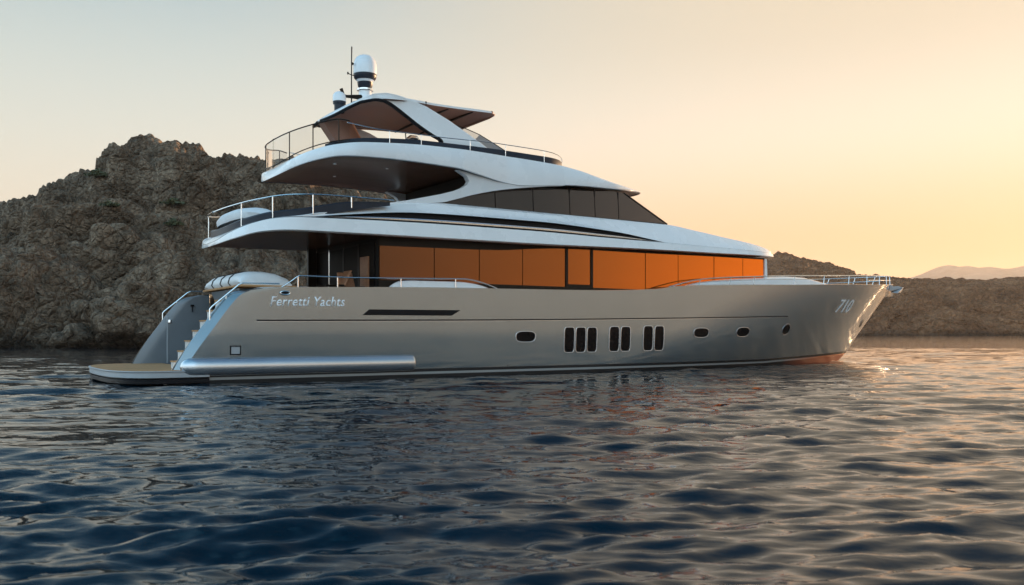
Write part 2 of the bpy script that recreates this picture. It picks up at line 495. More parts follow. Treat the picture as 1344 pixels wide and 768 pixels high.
def make_water():
    rr = [1.2]
    while rr[-1] < 90: rr.append(rr[-1] * 1.0062 + 0.003)
    while rr[-1] < 9000: rr.append(rr[-1] * 1.03)
    r = np.array(rr)
    th = np.concatenate([np.linspace(-math.pi, -0.85, 60, endpoint=False), np.linspace(-0.85, 0.85, 440, endpoint=False), np.linspace(0.85, math.pi, 61)])
    RR, TH = np.meshgrid(r, th, indexing='ij')
    X = RR * np.sin(TH); Y = RR * np.cos(TH)
    cell = np.gradient(r)[:, None] * np.ones_like(TH)
    Z = np.zeros_like(X)
    n = 110
    # warp the domain so that crests break up
    q = np.stack([X.ravel() * 0.11, Y.ravel() * 0.11, np.zeros(X.size)], 1)
    near = (RR < 400).ravel()
    wx = np.zeros(X.size); wy = np.zeros(X.size); amp = np.ones(X.size)
    wx[near] = perlin(q[near]) * 1.0; wy[near] = perlin(q[near] + 31.7) * 0.5
    amp[near] = 1 + 0.75 * perlin(q[near] * 1.7 + 77.1)
    Xw = X + wx.reshape(X.shape); Yw = Y + wy.reshape(X.shape); amp = amp.reshape(X.shape)
    amp_s = np.ones(X.size)
    amp_s[near] = np.clip(1.0 + 1.1 * perlin(q[near] * np.array((.45, .9, 1)) + 151.3) + 0.5 * perlin(q[near] * 3.1 + 211.9), .25, 2.2)
    amp_s = amp_s.reshape(X.shape)
    for k in range(n):
        lam = 0.20 * (2.6 / 0.20) ** ((k + RNG.rand()) / n)
        ang = R(90 + 8 + RNG.normal() * (13 if k % 4 else 38))
        kx, ky = math.cos(ang) * 2*math.pi/lam, math.sin(ang) * 2*math.pi/lam
        slope = 0.030 * ((0.8 / lam) ** 0.22 if lam < 0.8 else (0.8 / lam) ** 0.8)
        a = slope * lam / (2*math.pi)
        fade = np.clip((lam / np.maximum(cell, RR * 0.0040) - 2.0) / 2.5, 0, 1)
        ph = kx * Xw + ky * Yw + RNG.rand() * 6.283
        s = np.sin(ph)
        Z += a * fade * (amp_s if lam < 0.8 else amp) * (s - 0.36 * np.cos(2 * ph))
    Z -= np.clip((RR - 4000) / 36000, 0, 1) * 0
    V = np.stack([X, Y, Z], -1).reshape(-1, 3)
    M['water'] = water_material()
    o = grid_mesh('water', V, len(r), len(th), M['water'])
    # close the small hole under the camera
    bm = bmesh.new(); bm.from_mesh(o.data)
    bmesh.ops.remove_doubles(bm, verts=bm.verts, dist=1e-5)
    ed = [e for e in bm.edges if e.is_boundary and e.verts[0].co.length < 2]
    bmesh.ops.contextual_create(bm, geom=ed)
    bmesh.ops.recalc_face_normals(bm, faces=bm.faces)
    bm.to_mesh(o.data); bm.free()
    tag(o, 'dark blue rippled sea around the anchored yacht', 'sea', kind='structure')
make_water()

# ------------------------------------------------------------------ rock terrain
def rock_material(name, c1, c2, c3, scale, wet_shade=0.0, bump=0.5, dist=0.3):
    m = bpy.data.materials.new(name)
    m.use_nodes = True
    nt = m.node_tree
    b = nt.nodes['Principled BSDF']
    b.inputs['Roughness'].default_value = 0.9
    b.inputs['Specular IOR Level'].default_value = 0.15
    tc = nt.nodes.new('ShaderNodeTexCoord')
    n = nt.nodes.new('ShaderNodeTexNoise'); n.inputs['Scale'].default_value = scale; n.inputs['Detail'].default_value = 8; n.inputs['Roughness'].default_value = 0.65
    nt.links.new(tc.outputs['Object'], n.inputs['Vector'])
    cr = nt.nodes.new('ShaderNodeValToRGB')
    e = cr.color_ramp.elements
    e[0].position = 0.30; e[0].color = (*c1, 1); e[1].position = 0.72; e[1].color = (*c3, 1)
    k = e.new(0.5); k.color = (*c2, 1)
    nt.links.new(n.outputs['Fac'], cr.inputs['Fac'])
    n3 = nt.nodes.new('ShaderNodeTexNoise'); n3.inputs['Scale'].default_value = scale * 9; n3.inputs['Detail'].default_value = 6; n3.inputs['Roughness'].default_value = 0.7
    nt.links.new(tc.outputs['Object'], n3.inputs['Vector'])
    mr = nt.nodes.new('ShaderNodeMapRange'); mr.inputs['From Min'].default_value = 0.3; mr.inputs['From Max'].default_value = 0.7; mr.inputs['To Min'].default_value = 0.45; mr.inputs['To Max'].default_value = 1.5
    nt.links.new(n3.outputs['Fac'], mr.inputs['Value'])
    mul = nt.nodes.new('ShaderNodeMixRGB'); mul.blend_type = 'MULTIPLY'; mul.inputs['Fac'].default_value = 1
    nt.links.new(cr.outputs['Color'], mul.inputs['Color1']); nt.links.new(mr.outputs[0], mul.inputs['Color2'])
    colour = mul.outputs['Color']
    if wet_shade:
        sx = nt.nodes.new('ShaderNodeSeparateXYZ'); nt.links.new(tc.outputs['Object'], sx.inputs[0])
        w = nt.nodes.new('ShaderNodeMath'); w.operation = 'ADD'
        sc2 = nt.nodes.new('ShaderNodeMath'); sc2.operation = 'MULTIPLY'; sc2.inputs[1].default_value = wet_shade
        nt.links.new(n.outputs['Fac'], sc2.inputs[0]); nt.links.new(sc2.outputs[0], w.inputs[0]); w.inputs[1].default_value = 0
        lt = nt.nodes.new('ShaderNodeMapRange'); lt.inputs['From Min'].default_value = wet_shade * .35; lt.inputs['From Max'].default_value = wet_shade * 1.2
        sub = nt.nodes.new('ShaderNodeMath'); sub.operation = 'ADD'
        nt.links.new(sx.outputs['Z'], sub.inputs[0]); nt.links.new(w.outputs[0], sub.inputs[1])
        nt.links.new(sub.outputs[0], lt.inputs['Value'])
        mx = nt.nodes.new('ShaderNodeMixRGB'); mx.inputs['Color1'].default_value = (0.012, 0.011, 0.010, 1)  # dark band at the foot: wet rock, with shade painted in as well
        nt.links.new(lt.outputs[0], mx.inputs['Fac']); nt.links.new(colour, mx.inputs['Color2'])
        colour = mx.outputs['Color']
    nt.links.new(colour, b.inputs['Base Color'])
    n2 = nt.nodes.new('ShaderNodeTexNoise'); n2.inputs['Scale'].default_value = scale * 6; n2.inputs['Detail'].default_value = 9; n2.inputs['Roughness'].default_value = 0.72
    nt.links.new(tc.outputs['Object'], n2.inputs['Vector'])
    wv = nt.nodes.new('ShaderNodeMixRGB'); wv.blend_type = 'ADD'; wv.inputs['Fac'].default_value = 1.2 / scale * .3
    nt.links.new(tc.outputs['Object'], wv.inputs['Color1']); nt.links.new(n.outputs['Color'], wv.inputs['Color2'])
    hsum = n2.outputs['Fac']
    for k_, amt in ((2.2, 1.1), (5.5, 0.6)):
        vo = nt.nodes.new('ShaderNodeTexVoronoi'); vo.feature = 'DISTANCE_TO_EDGE'; vo.inputs['Scale'].default_value = scale * k_
        nt.links.new(wv.outputs['Color'], vo.inputs['Vector'])
        cm = nt.nodes.new('ShaderNodeMapRange'); cm.inputs['From Max'].default_value = 0.16; cm.inputs['To Max'].default_value = amt
        nt.links.new(vo.outputs['Distance'], cm.inputs['Value'])
        sm = nt.nodes.new('ShaderNodeMath'); sm.operation = 'ADD'
        nt.links.new(hsum, sm.inputs[0]); nt.links.new(cm.outputs[0], sm.inputs[1]); hsum = sm.outputs[0]
    bp = nt.nodes.new('ShaderNodeBump'); bp.inputs['Strength'].default_value = bump; bp.inputs['Distance'].default_value = dist
    nt.links.new(hsum, bp.inputs['Height'])
    nt.links.new(bp.outputs['Normal'], b.inputs['Normal'])
    return m

def terrain(name, outline, ybase, ydepth, layers, material, ns, nt_, steep=1.5, back=0.5, drop=0.0, yvar=0.0, flat_top=False):
    """outline: (metres to the right, ridge height); a slope rises from the shore at ybase to the ridge ydepth further"""
    xs = np.array([p[0] for p in outline]); hs = np.array([p[1] for p in outline])
    X = np.linspace(xs[0], xs[-1], ns)
    H = np.interp(X, xs, hs)
    T = np.concatenate([np.linspace(-0.06, 1, nt_), np.linspace(1, 1 + back, max(6, nt_ // 8))[1:]])
    XX, TT = np.meshgrid(X, T, indexing='ij'); HH = H[:, None] * np.ones_like(TT)
    tc_ = np.clip(TT, 0, 1)
    prof = 1 - (1 - tc_) ** steep
    Zz = (HH - drop) * prof - np.clip(-TT, 0, 1) * 20 - np.clip(TT - 1, 0, 9) ** 1.5 * HH * (0.35 if flat_top else 1.2)
    q = np.stack([XX.ravel() / (ydepth * 1.4), np.zeros(XX.size), np.zeros(XX.size) + 5.3], 1)
    Yb = ybase + yvar * perlin(q).reshape(XX.shape)
    Yy = Yb + ydepth * np.where(TT < 0, TT, TT ** 1.15)
    P = np.stack([XX, Yy, Zz], -1)
    # outward direction: seaward at the foot, turning upward at the ridge
    tt = np.clip(TT, 0, 1.3)
    N = np.stack([np.zeros_like(tt), -(1.0 - .62 * tt), .30 + .75 * tt], -1)
    N /= np.linalg.norm(N, axis=-1, keepdims=True)
    flat = P.reshape(-1, 3)
    disp = np.zeros(len(flat))
    warp = np.stack([perlin(flat / layers[0][0] * 0.7 + 9.1), perlin(flat / layers[0][0] * 0.7 + 43.3), perlin(flat / layers[0][0] * 0.7 + 71.9)], 1) * layers[0][0] * 0.35
    tf = TT.ravel()
    damp = 1 - 0.74 * np.clip((tf - 0.55) / 0.4, 0, 1)
    for wl_, amp, kind in layers:
        big = wl_ > layers[0][0] * 0.09
        nz = perlin((flat + warp) / wl_ + wl_ * 3.7)
        dd = amp * ((np.abs(nz) * 2 + 0.015) ** 0.62 - 0.62) if kind == 'b' else amp * nz
        disp += dd * damp if big else dd
    edge = np.clip((TT.ravel() + 0.06) / 0.06, 0.3, 1)
    V = flat + N.reshape(-1, 3) * (disp * edge)[:, None]
    o = grid_mesh(name, V, ns, len(T), material)
    bm = bmesh.new(); bm.from_mesh(o.data); bmesh.ops.recalc_face_normals(bm, faces=bm.faces); bm.to_mesh(o.data); bm.free()
    return o, V

def ridge(pts, dist):
    return [((u - CX) / FPX * dist, (HZ - v) / FPX * dist + CAMZ) for u, v in pts]

M['rock'] = rock_material('cliff_rock', (0.075, 0.051, 0.034), (0.235, 0.168, 0.117), (0.44, 0.325, 0.23), 0.30, wet_shade=3.2, bump=0.9, dist=0.6)
M['scrubrock'] = rock_material('scrub_hill_rock', (0.13, 0.055, 0.028), (0.24, 0.112, 0.058), (0.40, 0.20, 0.105), 0.05, wet_shade=5.0, bump=0.9, dist=3.0)
M['farrock'] = rock_material('far_mountain_rock', (0.12, 0.10, 0.09), (0.16, 0.13, 0.11), (0.20, 0.17, 0.14), 0.002, bump=0.4, dist=20)

cliff_pts = [(-420, 330), (-200, 300), (-60, 275), (0, 269), (40, 262), (62, 252), (86, 238), (110, 228), (134, 222), (148, 218), (157, 200), (172, 190), (186, 187), (205, 191), (216, 201), (236, 197), (262, 197), (273, 209), (290, 212), (340, 214), (420, 224), (520, 256), (600, 290), (680, 330), (760, 375), (850, 415), (930, 437)]
ROCK = [(21, 4.5, 'b'), (10, 3.8, 'b'), (4.6, 2.8, 'b'), (2.1, 1.2, 'b'), (1.0, 0.48, 'b'), (0.5, 0.16, 'n')]
cliff, cliffV = terrain('cliff', ridge(cliff_pts, 112), 92, 20, ROCK, M['rock'], 880, 330, steep=1.5, drop=-0.3, yvar=3.0, flat_top=True)
spur_pts = [(-330, 360), (-150, 345), (-60, 332), (0, 305), (45, 290), (88, 276), (130, 264), (165, 262), (196, 272), (226, 270), (252, 280), (282, 297), (306, 318), (340, 333), (420, 350), (520, 385), (600, 437)]
spur, spurV = terrain('cliff_spur', ridge(spur_pts, 99), 86, 13, ROCK, M['rock'], 640, 230, steep=1.7, drop=0.6, yvar=2.0, flat_top=True)
foot_pts = [(-330, 400), (-150, 375), (-60, 366), (0, 346), (36, 334), (74, 328), (108, 346), (138, 362), (170, 340), (204, 322), (240, 318), (272, 330), (300, 347), (340, 360), (400, 378), (470, 402), (540, 437)]
foot, footV = terrain('cliff_foot', ridge(foot_pts, 89), 80.5, 8.5, ROCK, M['rock'], 600, 200, steep=1.9, drop=0.6, yvar=1.5, flat_top=True)
tag(spur, 'lower rock spur in front of the main cliff', 'cliff', kind='structure')
tag(foot, 'rounded rock masses at the foot of the cliff by the water', 'cliff', kind='structure')
tag(cliff, 'rugged grey brown rock cliff rising from the sea behind the yacht stern', 'cliff', kind='structure')

hill_pts = [(560, 440), (620, 425), (700, 398), (790, 370), (880, 350), (940, 342), (985, 335), (1010, 333), (1022, 330), (1035, 334), (1060, 341), (1080, 345), (1096, 351), (1112, 358), (1140, 361), (1180, 368), (1200, 366), (1215, 366), (1232, 360), (1246, 362), (1262, 360), (1290, 363), (1320, 362), (1350, 361), (1420, 366), (1500, 372), (1600, 385), (1750, 405), (1900, 430)]
hill, hillV = terrain('hill', ridge(hill_pts, 640), 470, 170, [(90, 14, 'b'), (40, 7, 'b'), (16, 3.2, 'b'), (7, 1.9, 'b'), (3.6, 1.1, 'b'), (2.0, 0.8, 'n')], M['scrubrock'], 960, 190, steep=1.25, drop=3)
tag(hill, 'low brown scrub covered headland beyond the bow', 'hill', kind='structure')
mt_pts = [(860, 440), (900, 432), (1020, 410), (1100, 392), (1160, 378), (1200, 368), (1216, 362), (1232, 354), (1246, 352), (1258, 355), (1270, 354), (1285, 357), (1300, 355), (1320, 357), (1345, 353), (1380, 350), (1430, 358), (1500, 352), (1600, 372), (1700, 400), (1800, 432)]
mts, _ = terrain('mountains', ridge(mt_pts, 6200), 5000, 1200, [(900, 90, 'b'), (400, 45, 'b'), (160, 18, 'b')], M['farrock'], 300, 60, steep=1.2, drop=-25)
tag(mts, 'pale distant mountain ridge under the orange sky', 'mountains', kind='structure')

# ------------------------------------------------------------------ the yacht
HEAD = 33.3
yacht = empty('motor_yacht', (-10.517, 25.975, 0), R(HEAD))
tag(yacht, 'grey and white three deck motor yacht with amber windows anchored on the sea', 'yacht')

# ---- hull surface: half breadth at (x, z)
SHEER = [(-1, 2.62), (1.4, 2.64), (1.9, 2.68), (2.8, 2.70), (7.3, 2.82), (14, 2.91), (16.85, 3.03), (18, 3.17), (20.9, 3.31), (25, 3.44), (29, 3.60), (32, 3.70), (35, 3.84), (36.6, 3.95)]
def zsheer(x): return smooth(x, SHEER)
def xstem(z): return smooth(z, [(-1.2, 30.3), (0, 31.95), (0.6, 32.8), (1.28, 33.5), (2.26, 34.63), (3.67, 36.25), (3.96, 36.55)])
def xaft(z): return smooth(z, [(-1, -0.5), (0.0, -0.42), (0.39, -0.23), (1.0, 0.15), (1.6, 0.58), (2.2, 1.02), (2.5, 1.32), (2.64, 1.75), (2.70, 2.3)])
def hb(x, z):
    B = smooth(z, [(-1.2, 2.7), (0, 3.08), (0.6, 3.15), (1.5, 3.2), (4, 3.22)])
    x0 = smooth(z, [(-1, 10), (0, 13.5), (0.7, 16), (1.3, 17.5), (2.4, 19.5), (3.5, 21), (4, 21.5)])
    xs = xstem(z)
    if x <= x0: return B
    t = min(1.0, (x - x0) / (xs - x0))
    p = smooth(z, [(-1, 1.7), (0, 1.8), (0.7, 1.85), (1.3, 1.95), (2.4, 2.25), (3.5, 2.6), (4, 2.7)])
    return B * max(0.0, 1 - t ** p) ** 0.92 + 0.03 * 0

def hull():
    mb = MB()
    nx, nz = 150, 36
    zlev = [-1.0 + 1.0 * i / 4 for i in range(4)] + [i / (nz - 5) for i in range(nz - 4)]
    for sgn in (-1, 1):
        rows = []
        inner = []
        for i in range(nx + 1):
            s = i / nx
            s = s * 0.75 + 0.25 * (1 - (1 - s) ** 2.0)
            row = []
            for k, q in enumerate(zlev):
                z = q if q < 0 else q * 2.7
                # x at this level between the raked stern edge and the stem
                def X(zz): return xaft(min(zz, 2.7)) + s * (xstem(zz) - xaft(min(zz, 2.7)))
                zt = q if q <= 0 else None
                if zt is None:
                    z = 2.7 * q
                    for _ in range(6):
                        z = q * zsheer(X(z))
                    zt = z
                x = X(zt)
                d = x - xaft(min(zt, 2.7))
                y = hb(x, zt)
                rr = 0.34
                if d < rr:
                    y -= rr * 0.8 * (1 - math.sqrt(max(0, 1 - ((rr - d) / rr) ** 2)))
                row.append((x, sgn * y, zt))
            rows.append(row)
        mb.grid(rows, 'hull')
        # bulwark cap and inner face
        cap = []
        for i, row in enumerate(rows):
            x, y, z = row[-1]
            th = 0.30 if x < 2.6 else (0.30 - 0.16 * min(1, (x - 2.6) / 0.6))
            yi = sgn * max(0.0, abs(y) - th)
            ylo = sgn * max(0.0, min(abs(yi), hb(x, z - 0.62) - 0.12) if x > 15 else abs(yi))
            yi2 = sgn * max(0.0, min(abs(yi), hb(x, z - 0.12) - 0.10) if x > 15 else abs(yi))
            cap.append([(x, y, z), (x, (y + yi) / 2, z + 0.012), (x, yi, z), (x, yi2, z - 0.12), (x, ylo, z - 0.62)])
        mb.grid(cap, 'hull')
        # inside face of the stern wing
        wing = []
        for q in zlev:
            if q < 0: continue
            row = []
            zt = q * 2.66
            for s in np.linspace(0, 1, 14):
                x = xaft(zt) + s * (3.4 - xaft(zt))
                d = x - xaft(zt)
                row.append((x, sgn * (2.86 + (0.06 * (1 - d / 0.12) if d < 0.12 else 0)), zt))
            wing.append(row)
        mb.grid(wing, 'hull_in')
        edge = []
        for q in zlev:
            if q < 0: continue
            zt = q * 2.66
            edge.append([(xaft(zt), sgn * (hb(0, zt) - 0.272), zt), (xaft(zt), sgn * 2.92, zt)])
        mb.grid(edge, 'hull')
    # bottom closing sheet, below the water
    bot = [[(x, -hb(x, -1.0), -1.0), (x, hb(x, -1.0), -1.0)] for x in np.linspace(-0.4, xstem(-1.0), 40)]
    mb.grid(bot, 'hull')
    return mb.build('hull', yacht, sharp=40, weld=2e-4)
hull()

# decks
mb = MB()
rows = [[(x, -(hb(x, 2.1) - 0.12), 2.12), (x, hb(x, 2.1) - 0.12, 2.12)] for x in np.linspace(3.3, 24, 30)]
mb.grid(rows, 'teak')
rows = [[(x, -max(0.02, hb(x, 2.9) - 0.15), 2.95), (x, max(0.02, hb(x, 2.9) - 0.15), 2.95)] for x in np.linspace(22, 35.0, 24)]
mb.grid(rows, 'white')
mb.build('main_deck', yacht)

# ---- things fastened to the hull side follow its surface
def on_hull(x, z, off): return (x, -(hb(x, z) + off), z)
def superellipse(cx, cz, rx, rz, n, e):
    out = []
    for k in range(n):
        a = 2 * math.pi * k / n
        c, s = math.cos(a), math.sin(a)
        out.append((cx + rx * math.copysign(abs(c) ** (2 / e), c), cz + rz * math.copysign(abs(s) ** (2 / e), s)))
    return out
def hull_window(cx, cz, rx, rz, e, label=None, n=36, fw=0.028):
    fr = MB()
    o1 = superellipse(cx, cz, rx + fw, rz + fw, n, e); o2 = superellipse(cx, cz, rx, rz, n, e)
    rows = [[on_hull(x, z, -0.03) for x, z in o1], [on_hull(x, z, 0.016) for x, z in o1], [on_hull(x, z, 0.022) for x, z in superellipse(cx, cz, rx + fw * .5, rz + fw * .5, n, e)], [on_hull(x, z, 0.014) for x, z in o2], [on_hull(x, z, 0.004) for x, z in o2]]
    fr.grid(rows, 'tube', close=True)
    f = fr.build('hull_window', yacht, sharp=60)
    if label: f['label'] = label
    p = MB()
    rows = []
    for s in (1.0, 0.6, 0.25):
        rows.append([on_hull(cx + (x - cx) * s, cz + (z - cz) * s, 0.006) for x, z in o2])
    p.grid(rows, 'portglass', close=True)
    p.ngon([on_hull(cx + (x - cx) * .25, cz + (z - cz) * .25, 0.006) for x, z in o2], 'portglass')
    p.build('pane', f)
hull_window(11.03, 1.27, 0.38, 0.165, 3.0)
for i in range(3): hull_window(12.86 + 0.50 * i, 1.155, 0.205, 0.425, 6)
for i in range(2): hull_window(14.88 + 0.53 * i, 1.175, 0.215, 0.435, 6)
for i in range(2): hull_window(16.50 + 0.55 * i, 1.195, 0.22, 0.445, 6)
hull_window(19.26, 1.40, 0.40, 0.17, 2.8)
hull_window(21.78, 1.43, 0.40, 0.175, 2.6)
hull_window(24.85, 1.54, 0.27, 0.22, 2.0)
hull_window(33.05, 1.87, 0.16, 0.19, 2.0, fw=0.02)

def hull_strip(name, pts_top, pts_bot, off, m, part=yacht):
    mb = MB()
    rows = []
    for (x1, z1), (x0, z0) in zip(pts_top, pts_bot):
        rows.append([on_hull(x0, z0, -0.02), on_hull(x0, z0, off), on_hull(x1, z1, off), on_hull(x1, z1, -0.02)])
    mb.grid(rows, m)
    mb.ngon(rows[0], m); mb.ngon(rows[-1], m)
    return mb.build(name, part)
xs = np.linspace(1.98, 24.7, 80)
gz = lambda x: smooth(x, [(1.9, 1.745), (10.36, 1.83), (17, 1.94), (24.96, 2.10)])
hull_strip('styling_groove', [(x, gz(x) + .022) for x in xs], [(x, gz(x) - .020) for x in xs], 0.004, 'black')
hull_strip('styling_line', [(x, gz(x) - .021) for x in xs], [(x, gz(x) - .034) for x in xs], 0.009, 'tube')
t = np.linspace(0, 1, 14)
hull_strip('hull_vent', [(5.36 + 3.15 * s, 2.105 + .02 * s) for s in t], [(5.14 + 3.05 * s, 1.93 + .015 * s) for s in t], 0.004, 'black')
hull_strip('shell_door_seam', [(10.352, 1.80), (10.352, .30)], [(10.375, 1.80), (10.375, .30)], 0.003, 'black')
# small square hatch with a frame
hf = hull_strip('hatch', [(1.28, 1.02), (1.52, 1.02)], [(1.28, .82), (1.52, .82)], 0.010, 'grey')
for a, b_ in ((((1.25, 1.05), (1.55, 1.05)), ((1.25, 1.02), (1.55, 1.02))), (((1.25, .82), (1.55, .82)), ((1.25, .79), (1.55, .79))), (((1.25, 1.02), (1.28, 1.02)), ((1.25, .82), (1.28, .82))), (((1.52, 1.02), (1.55, 1.02)), ((1.52, .82), (1.55, .82)))):
    hull_strip('hatch_frame', a, b_, 0.018, 'black', hf)
# mooring fairlead
mb = MB()
mb.tube([on_hull(2.78 + .14 * math.cos(a), 2.53 + .05 * math.sin(a), 0.02) for a in np.linspace(0, 2*math.pi, 17)[:-1]], 0.022, 'chrome', closed=True)
mb.ngon([on_hull(2.78 + .13 * math.cos(a), 2.53 + .045 * math.sin(a), 0.005) for a in np.linspace(0, 2*math.pi, 17)[:-1]], 'black')
mb.build('fairlead', yacht)

# ---- silver rub tube along the quarter
mb = MB()
L0, L1, RT = -0.05, 6.85, 0.20
prof = [(L0, .02), (L0 + .03, .09), (L0 + .10, .15), (L0 + .22, .19), (L0 + .4, RT)] + [(x, RT) for x in np.linspace(.7, 6.4, 16)] + [(6.78, RT), (6.84, .195), (L1 + .02, .17), (L1 + .03, .02)]
rows = []
for x, r in prof:
    rows.append([(x, -(3.13 + r * 1.0 * math.cos(a)), 0.48 + 0.25 / 0.20 * r * math.sin(a)) for a in np.linspace(0, 2*math.pi, 25)[:-1]])
mb.grid(rows, 'tube', close=True)
mb.build('rub_tube', yacht, sharp=50)

# ---- lettering
def text_part(name, body, size, pts_fn, shear, off, parent, spacing=1.0, bold=0.0):
    cu = bpy.data.curves.new(name, 'FONT')
    cu.body = body; cu.size = size; cu.shear = shear; cu.space_character = spacing; cu.offset = bold
    cu.resolution_u = 4
    to = bpy.data.objects.new(name + '_tmp', cu); COL.objects.link(to)
    bpy.context.view_layer.update()
    dg = bpy.context.evaluated_depsgraph_get()
    me = bpy.data.meshes.new_from_object(to.evaluated_get(dg))
    bpy.data.objects.remove(to, do_unlink=True)
    bm = bmesh.new(); bm.from_mesh(me)
    bmesh.ops.triangulate(bm, faces=bm.faces)
    ex = bmesh.ops.extrude_face_region(bm, geom=bm.faces)
    tops = {v for v in ex['geom'] if isinstance(v, bmesh.types.BMVert)}
    for v in bm.verts:
        v.co = Vector(pts_fn(v.co.x, v.co.y, off if v in tops else 0.002))
    bmesh.ops.recalc_face_normals(bm, faces=bm.faces)
    bm.to_mesh(me); bm.free()
    me.name = name; me.materials.clear(); me.materials.append(M['letter'])
    o = bpy.data.objects.new(name, me); COL.objects.link(o); o.parent = parent
    return o
text_part('lettering', 'Ferretti Yachts', 0.40, lambda a, b_, off: on_hull(2.34 + a * 0.86, 2.155 + 0.012 * a + b_ * 0.98, off), 0.22, 0.010, yacht, 1.06, 0.004)
text_part('registration_number', '710', 0.84, lambda a, b_, off: on_hull(28.62 + a * 1.22, 2.33 + 0.02 * a + b_ * 1.0, off), 0.36, 0.016, yacht, 1.03, 0.0)

# ---- swim platform
def plat_outline(inset=0.0):
    out = []
    hw = 3.255 - inset
    for k in range(33):
        a = math.pi / 2 + math.pi * k / 32
        c, s = math.cos(a), math.sin(a)
        out.append((-0.10 + (1.60 - inset) * math.copysign(abs(c) ** (2 / 3.2), c), hw * math.copysign(abs(s) ** (2 / 3.2), s)))
    return [(0.7, hw)] + out + [(0.7, -hw)]
mb = MB()
mb.prism(plat_outline(0.03), 0.21, 0.36, 'grey')
mb.prism(plat_outline(0.10), 0.165, 0.212, 'black')
mb.prism(plat_outline(0.05), 0.05, 0.166, 'black')
mb.prism(plat_outline(0.0), 0.362, 0.395, 'grey')
plat = mb.build('swim_platform', yacht, bevel=0.01)
mb = MB(); mb.prism(plat_outline(0.06), 0.396, 0.408, 'teak'); mb.build('platform_deck', plat)

# ---- transom with stairs
mb = MB()
mb.prism([(2.15, .40), (2.12, 2.30), (1.95, 2.72), (3.5, 2.72), (3.5, .40)], -1.55, 1.55, 'hull_in', axis='y')
tr = mb.build('transom', yacht, bevel=0.02)
mb = MB()
for k in range(5): mb.tube([(2.09, -1.5, 2.30 + .09 * k * .8), (2.06, 1.5, 2.30 + .09 * k * .8)], 0.022, 'teak', seg=6)
mb.build('slatted_panel', tr)
mb = MB(); mb.prism([(1.84, 2.735), (3.5, 2.735), (3.5, 2.80), (1.84, 2.80)], -2.15, 2.15, 'teak', axis='y'); mb.build('pad_shelf', tr, bevel=0.015)
for sgn in (-1,):
    for k in range(7):
        z1 = 0.62 + 0.285 * k
        x0 = xaft(z1) + 0.12
        mb = MB()
        y0, y1 = (sgn * 1.58, sgn * 2.84)
        mb.box(x0 + .03, 3.45, min(y0, y1), max(y0, y1), z1 - .285, z1 - .035, 'white')
        mb.box(x0, 3.45, min(y0, y1), max(y0, y1), z1 - .033, z1, 'teak')
        mb.build('stair_step', yacht)
for sgn in (-1, 1):
    mb = MB()
    mb.box(0.86, 0.90, sgn * 2.835 if sgn > 0 else -2.862, sgn * 2.862 if sgn > 0 else -2.835, .41, 1.95, 'grey')
    mb.build('wing_seam', yacht)
mb = MB(); mb.box(1.62, 1.72, 2.78, 2.855, 2.28, 2.34, 'black'); mb.box(1.66, 1.68, 2.80, 2.855, 2.1, 2.28, 'black'); mb.build('cleat', yacht)
mb = MB(); mb.lathe([(0.0, .05), (.05, .05), (.06, 0), (.06, -.04)], (0.95, 2.80, 1.78), 'chrome', seg=12); mb.build('deck_light', yacht)

def rail(name, paths, stans, r=0.017, m='chrome', parent=yacht, sr=None, label=None):
    mb = MB()
    for p in paths: mb.tube(p, r, m, seg=8)
    o = mb.build(name, parent)
    if label: o['label'] = label
    for a, b_ in stans:
        s = MB(); s.tube([a, b_], sr or r * 0.85, m, seg=6); s.build('stanchion', o)
    return o
def curve(pts, n=10):
    """Catmull-Rom through points"""
    P = [Vector(p) for p in pts]; out = []
    for i in range(len(P) - 1):
        p0, p1, p2, p3 = P[max(i-1, 0)], P[i], P[i+1], P[min(i+2, len(P)-1)]
        for k in range(n):
            t = k / n
            out.append(0.5 * ((2*p1) + (p2 - p0)*t + (2*p0 - 5*p1 + 4*p2 - p3)*t*t + (3*p1 - p0 - 3*p2 + p3)*t**3))
    out.append(P[-1]); return out

for sgn in (-1, 1):
    y = sgn * 2.98
    # stern stair rails
    rail('handrail', [[(0.76, y, 1.72), (0.76, y, 2.05), (0.82, y, 2.12), (1.55, y, 2.74), (1.66, y, 2.79), (2.7, y, 2.80)], [(0.80, y, 1.78), (1.35, y, 2.42), (1.62, y, 2.56)]], [((1.2, y, 2.2), (1.2, y, 2.43))], r=0.020)
    # main deck rail
    pts = [(2.72, sgn*3.1, 2.70), (3.0, sgn*3.1, 2.88), (3.2, sgn*3.1, 3.02), (3.4, sgn*3.1, 3.04), (5, sgn*3.1, 3.045), (7, sgn*3.1, 3.09), (8.5, sgn*3.1, 3.13), (8.9, sgn*3.1, 3.12), (9.4, sgn*3.1, 3.03), (9.95, sgn*3.1, 2.86)]
    rail('handrail', [curve(pts, 5)], [((x, sgn*3.1, zsheer(x)), (x, sgn*3.1, interp(x, [(p[0], p[2]) for p in pts]))) for x in (3.2, 4.4, 6.46, 8.39)], r=0.020)

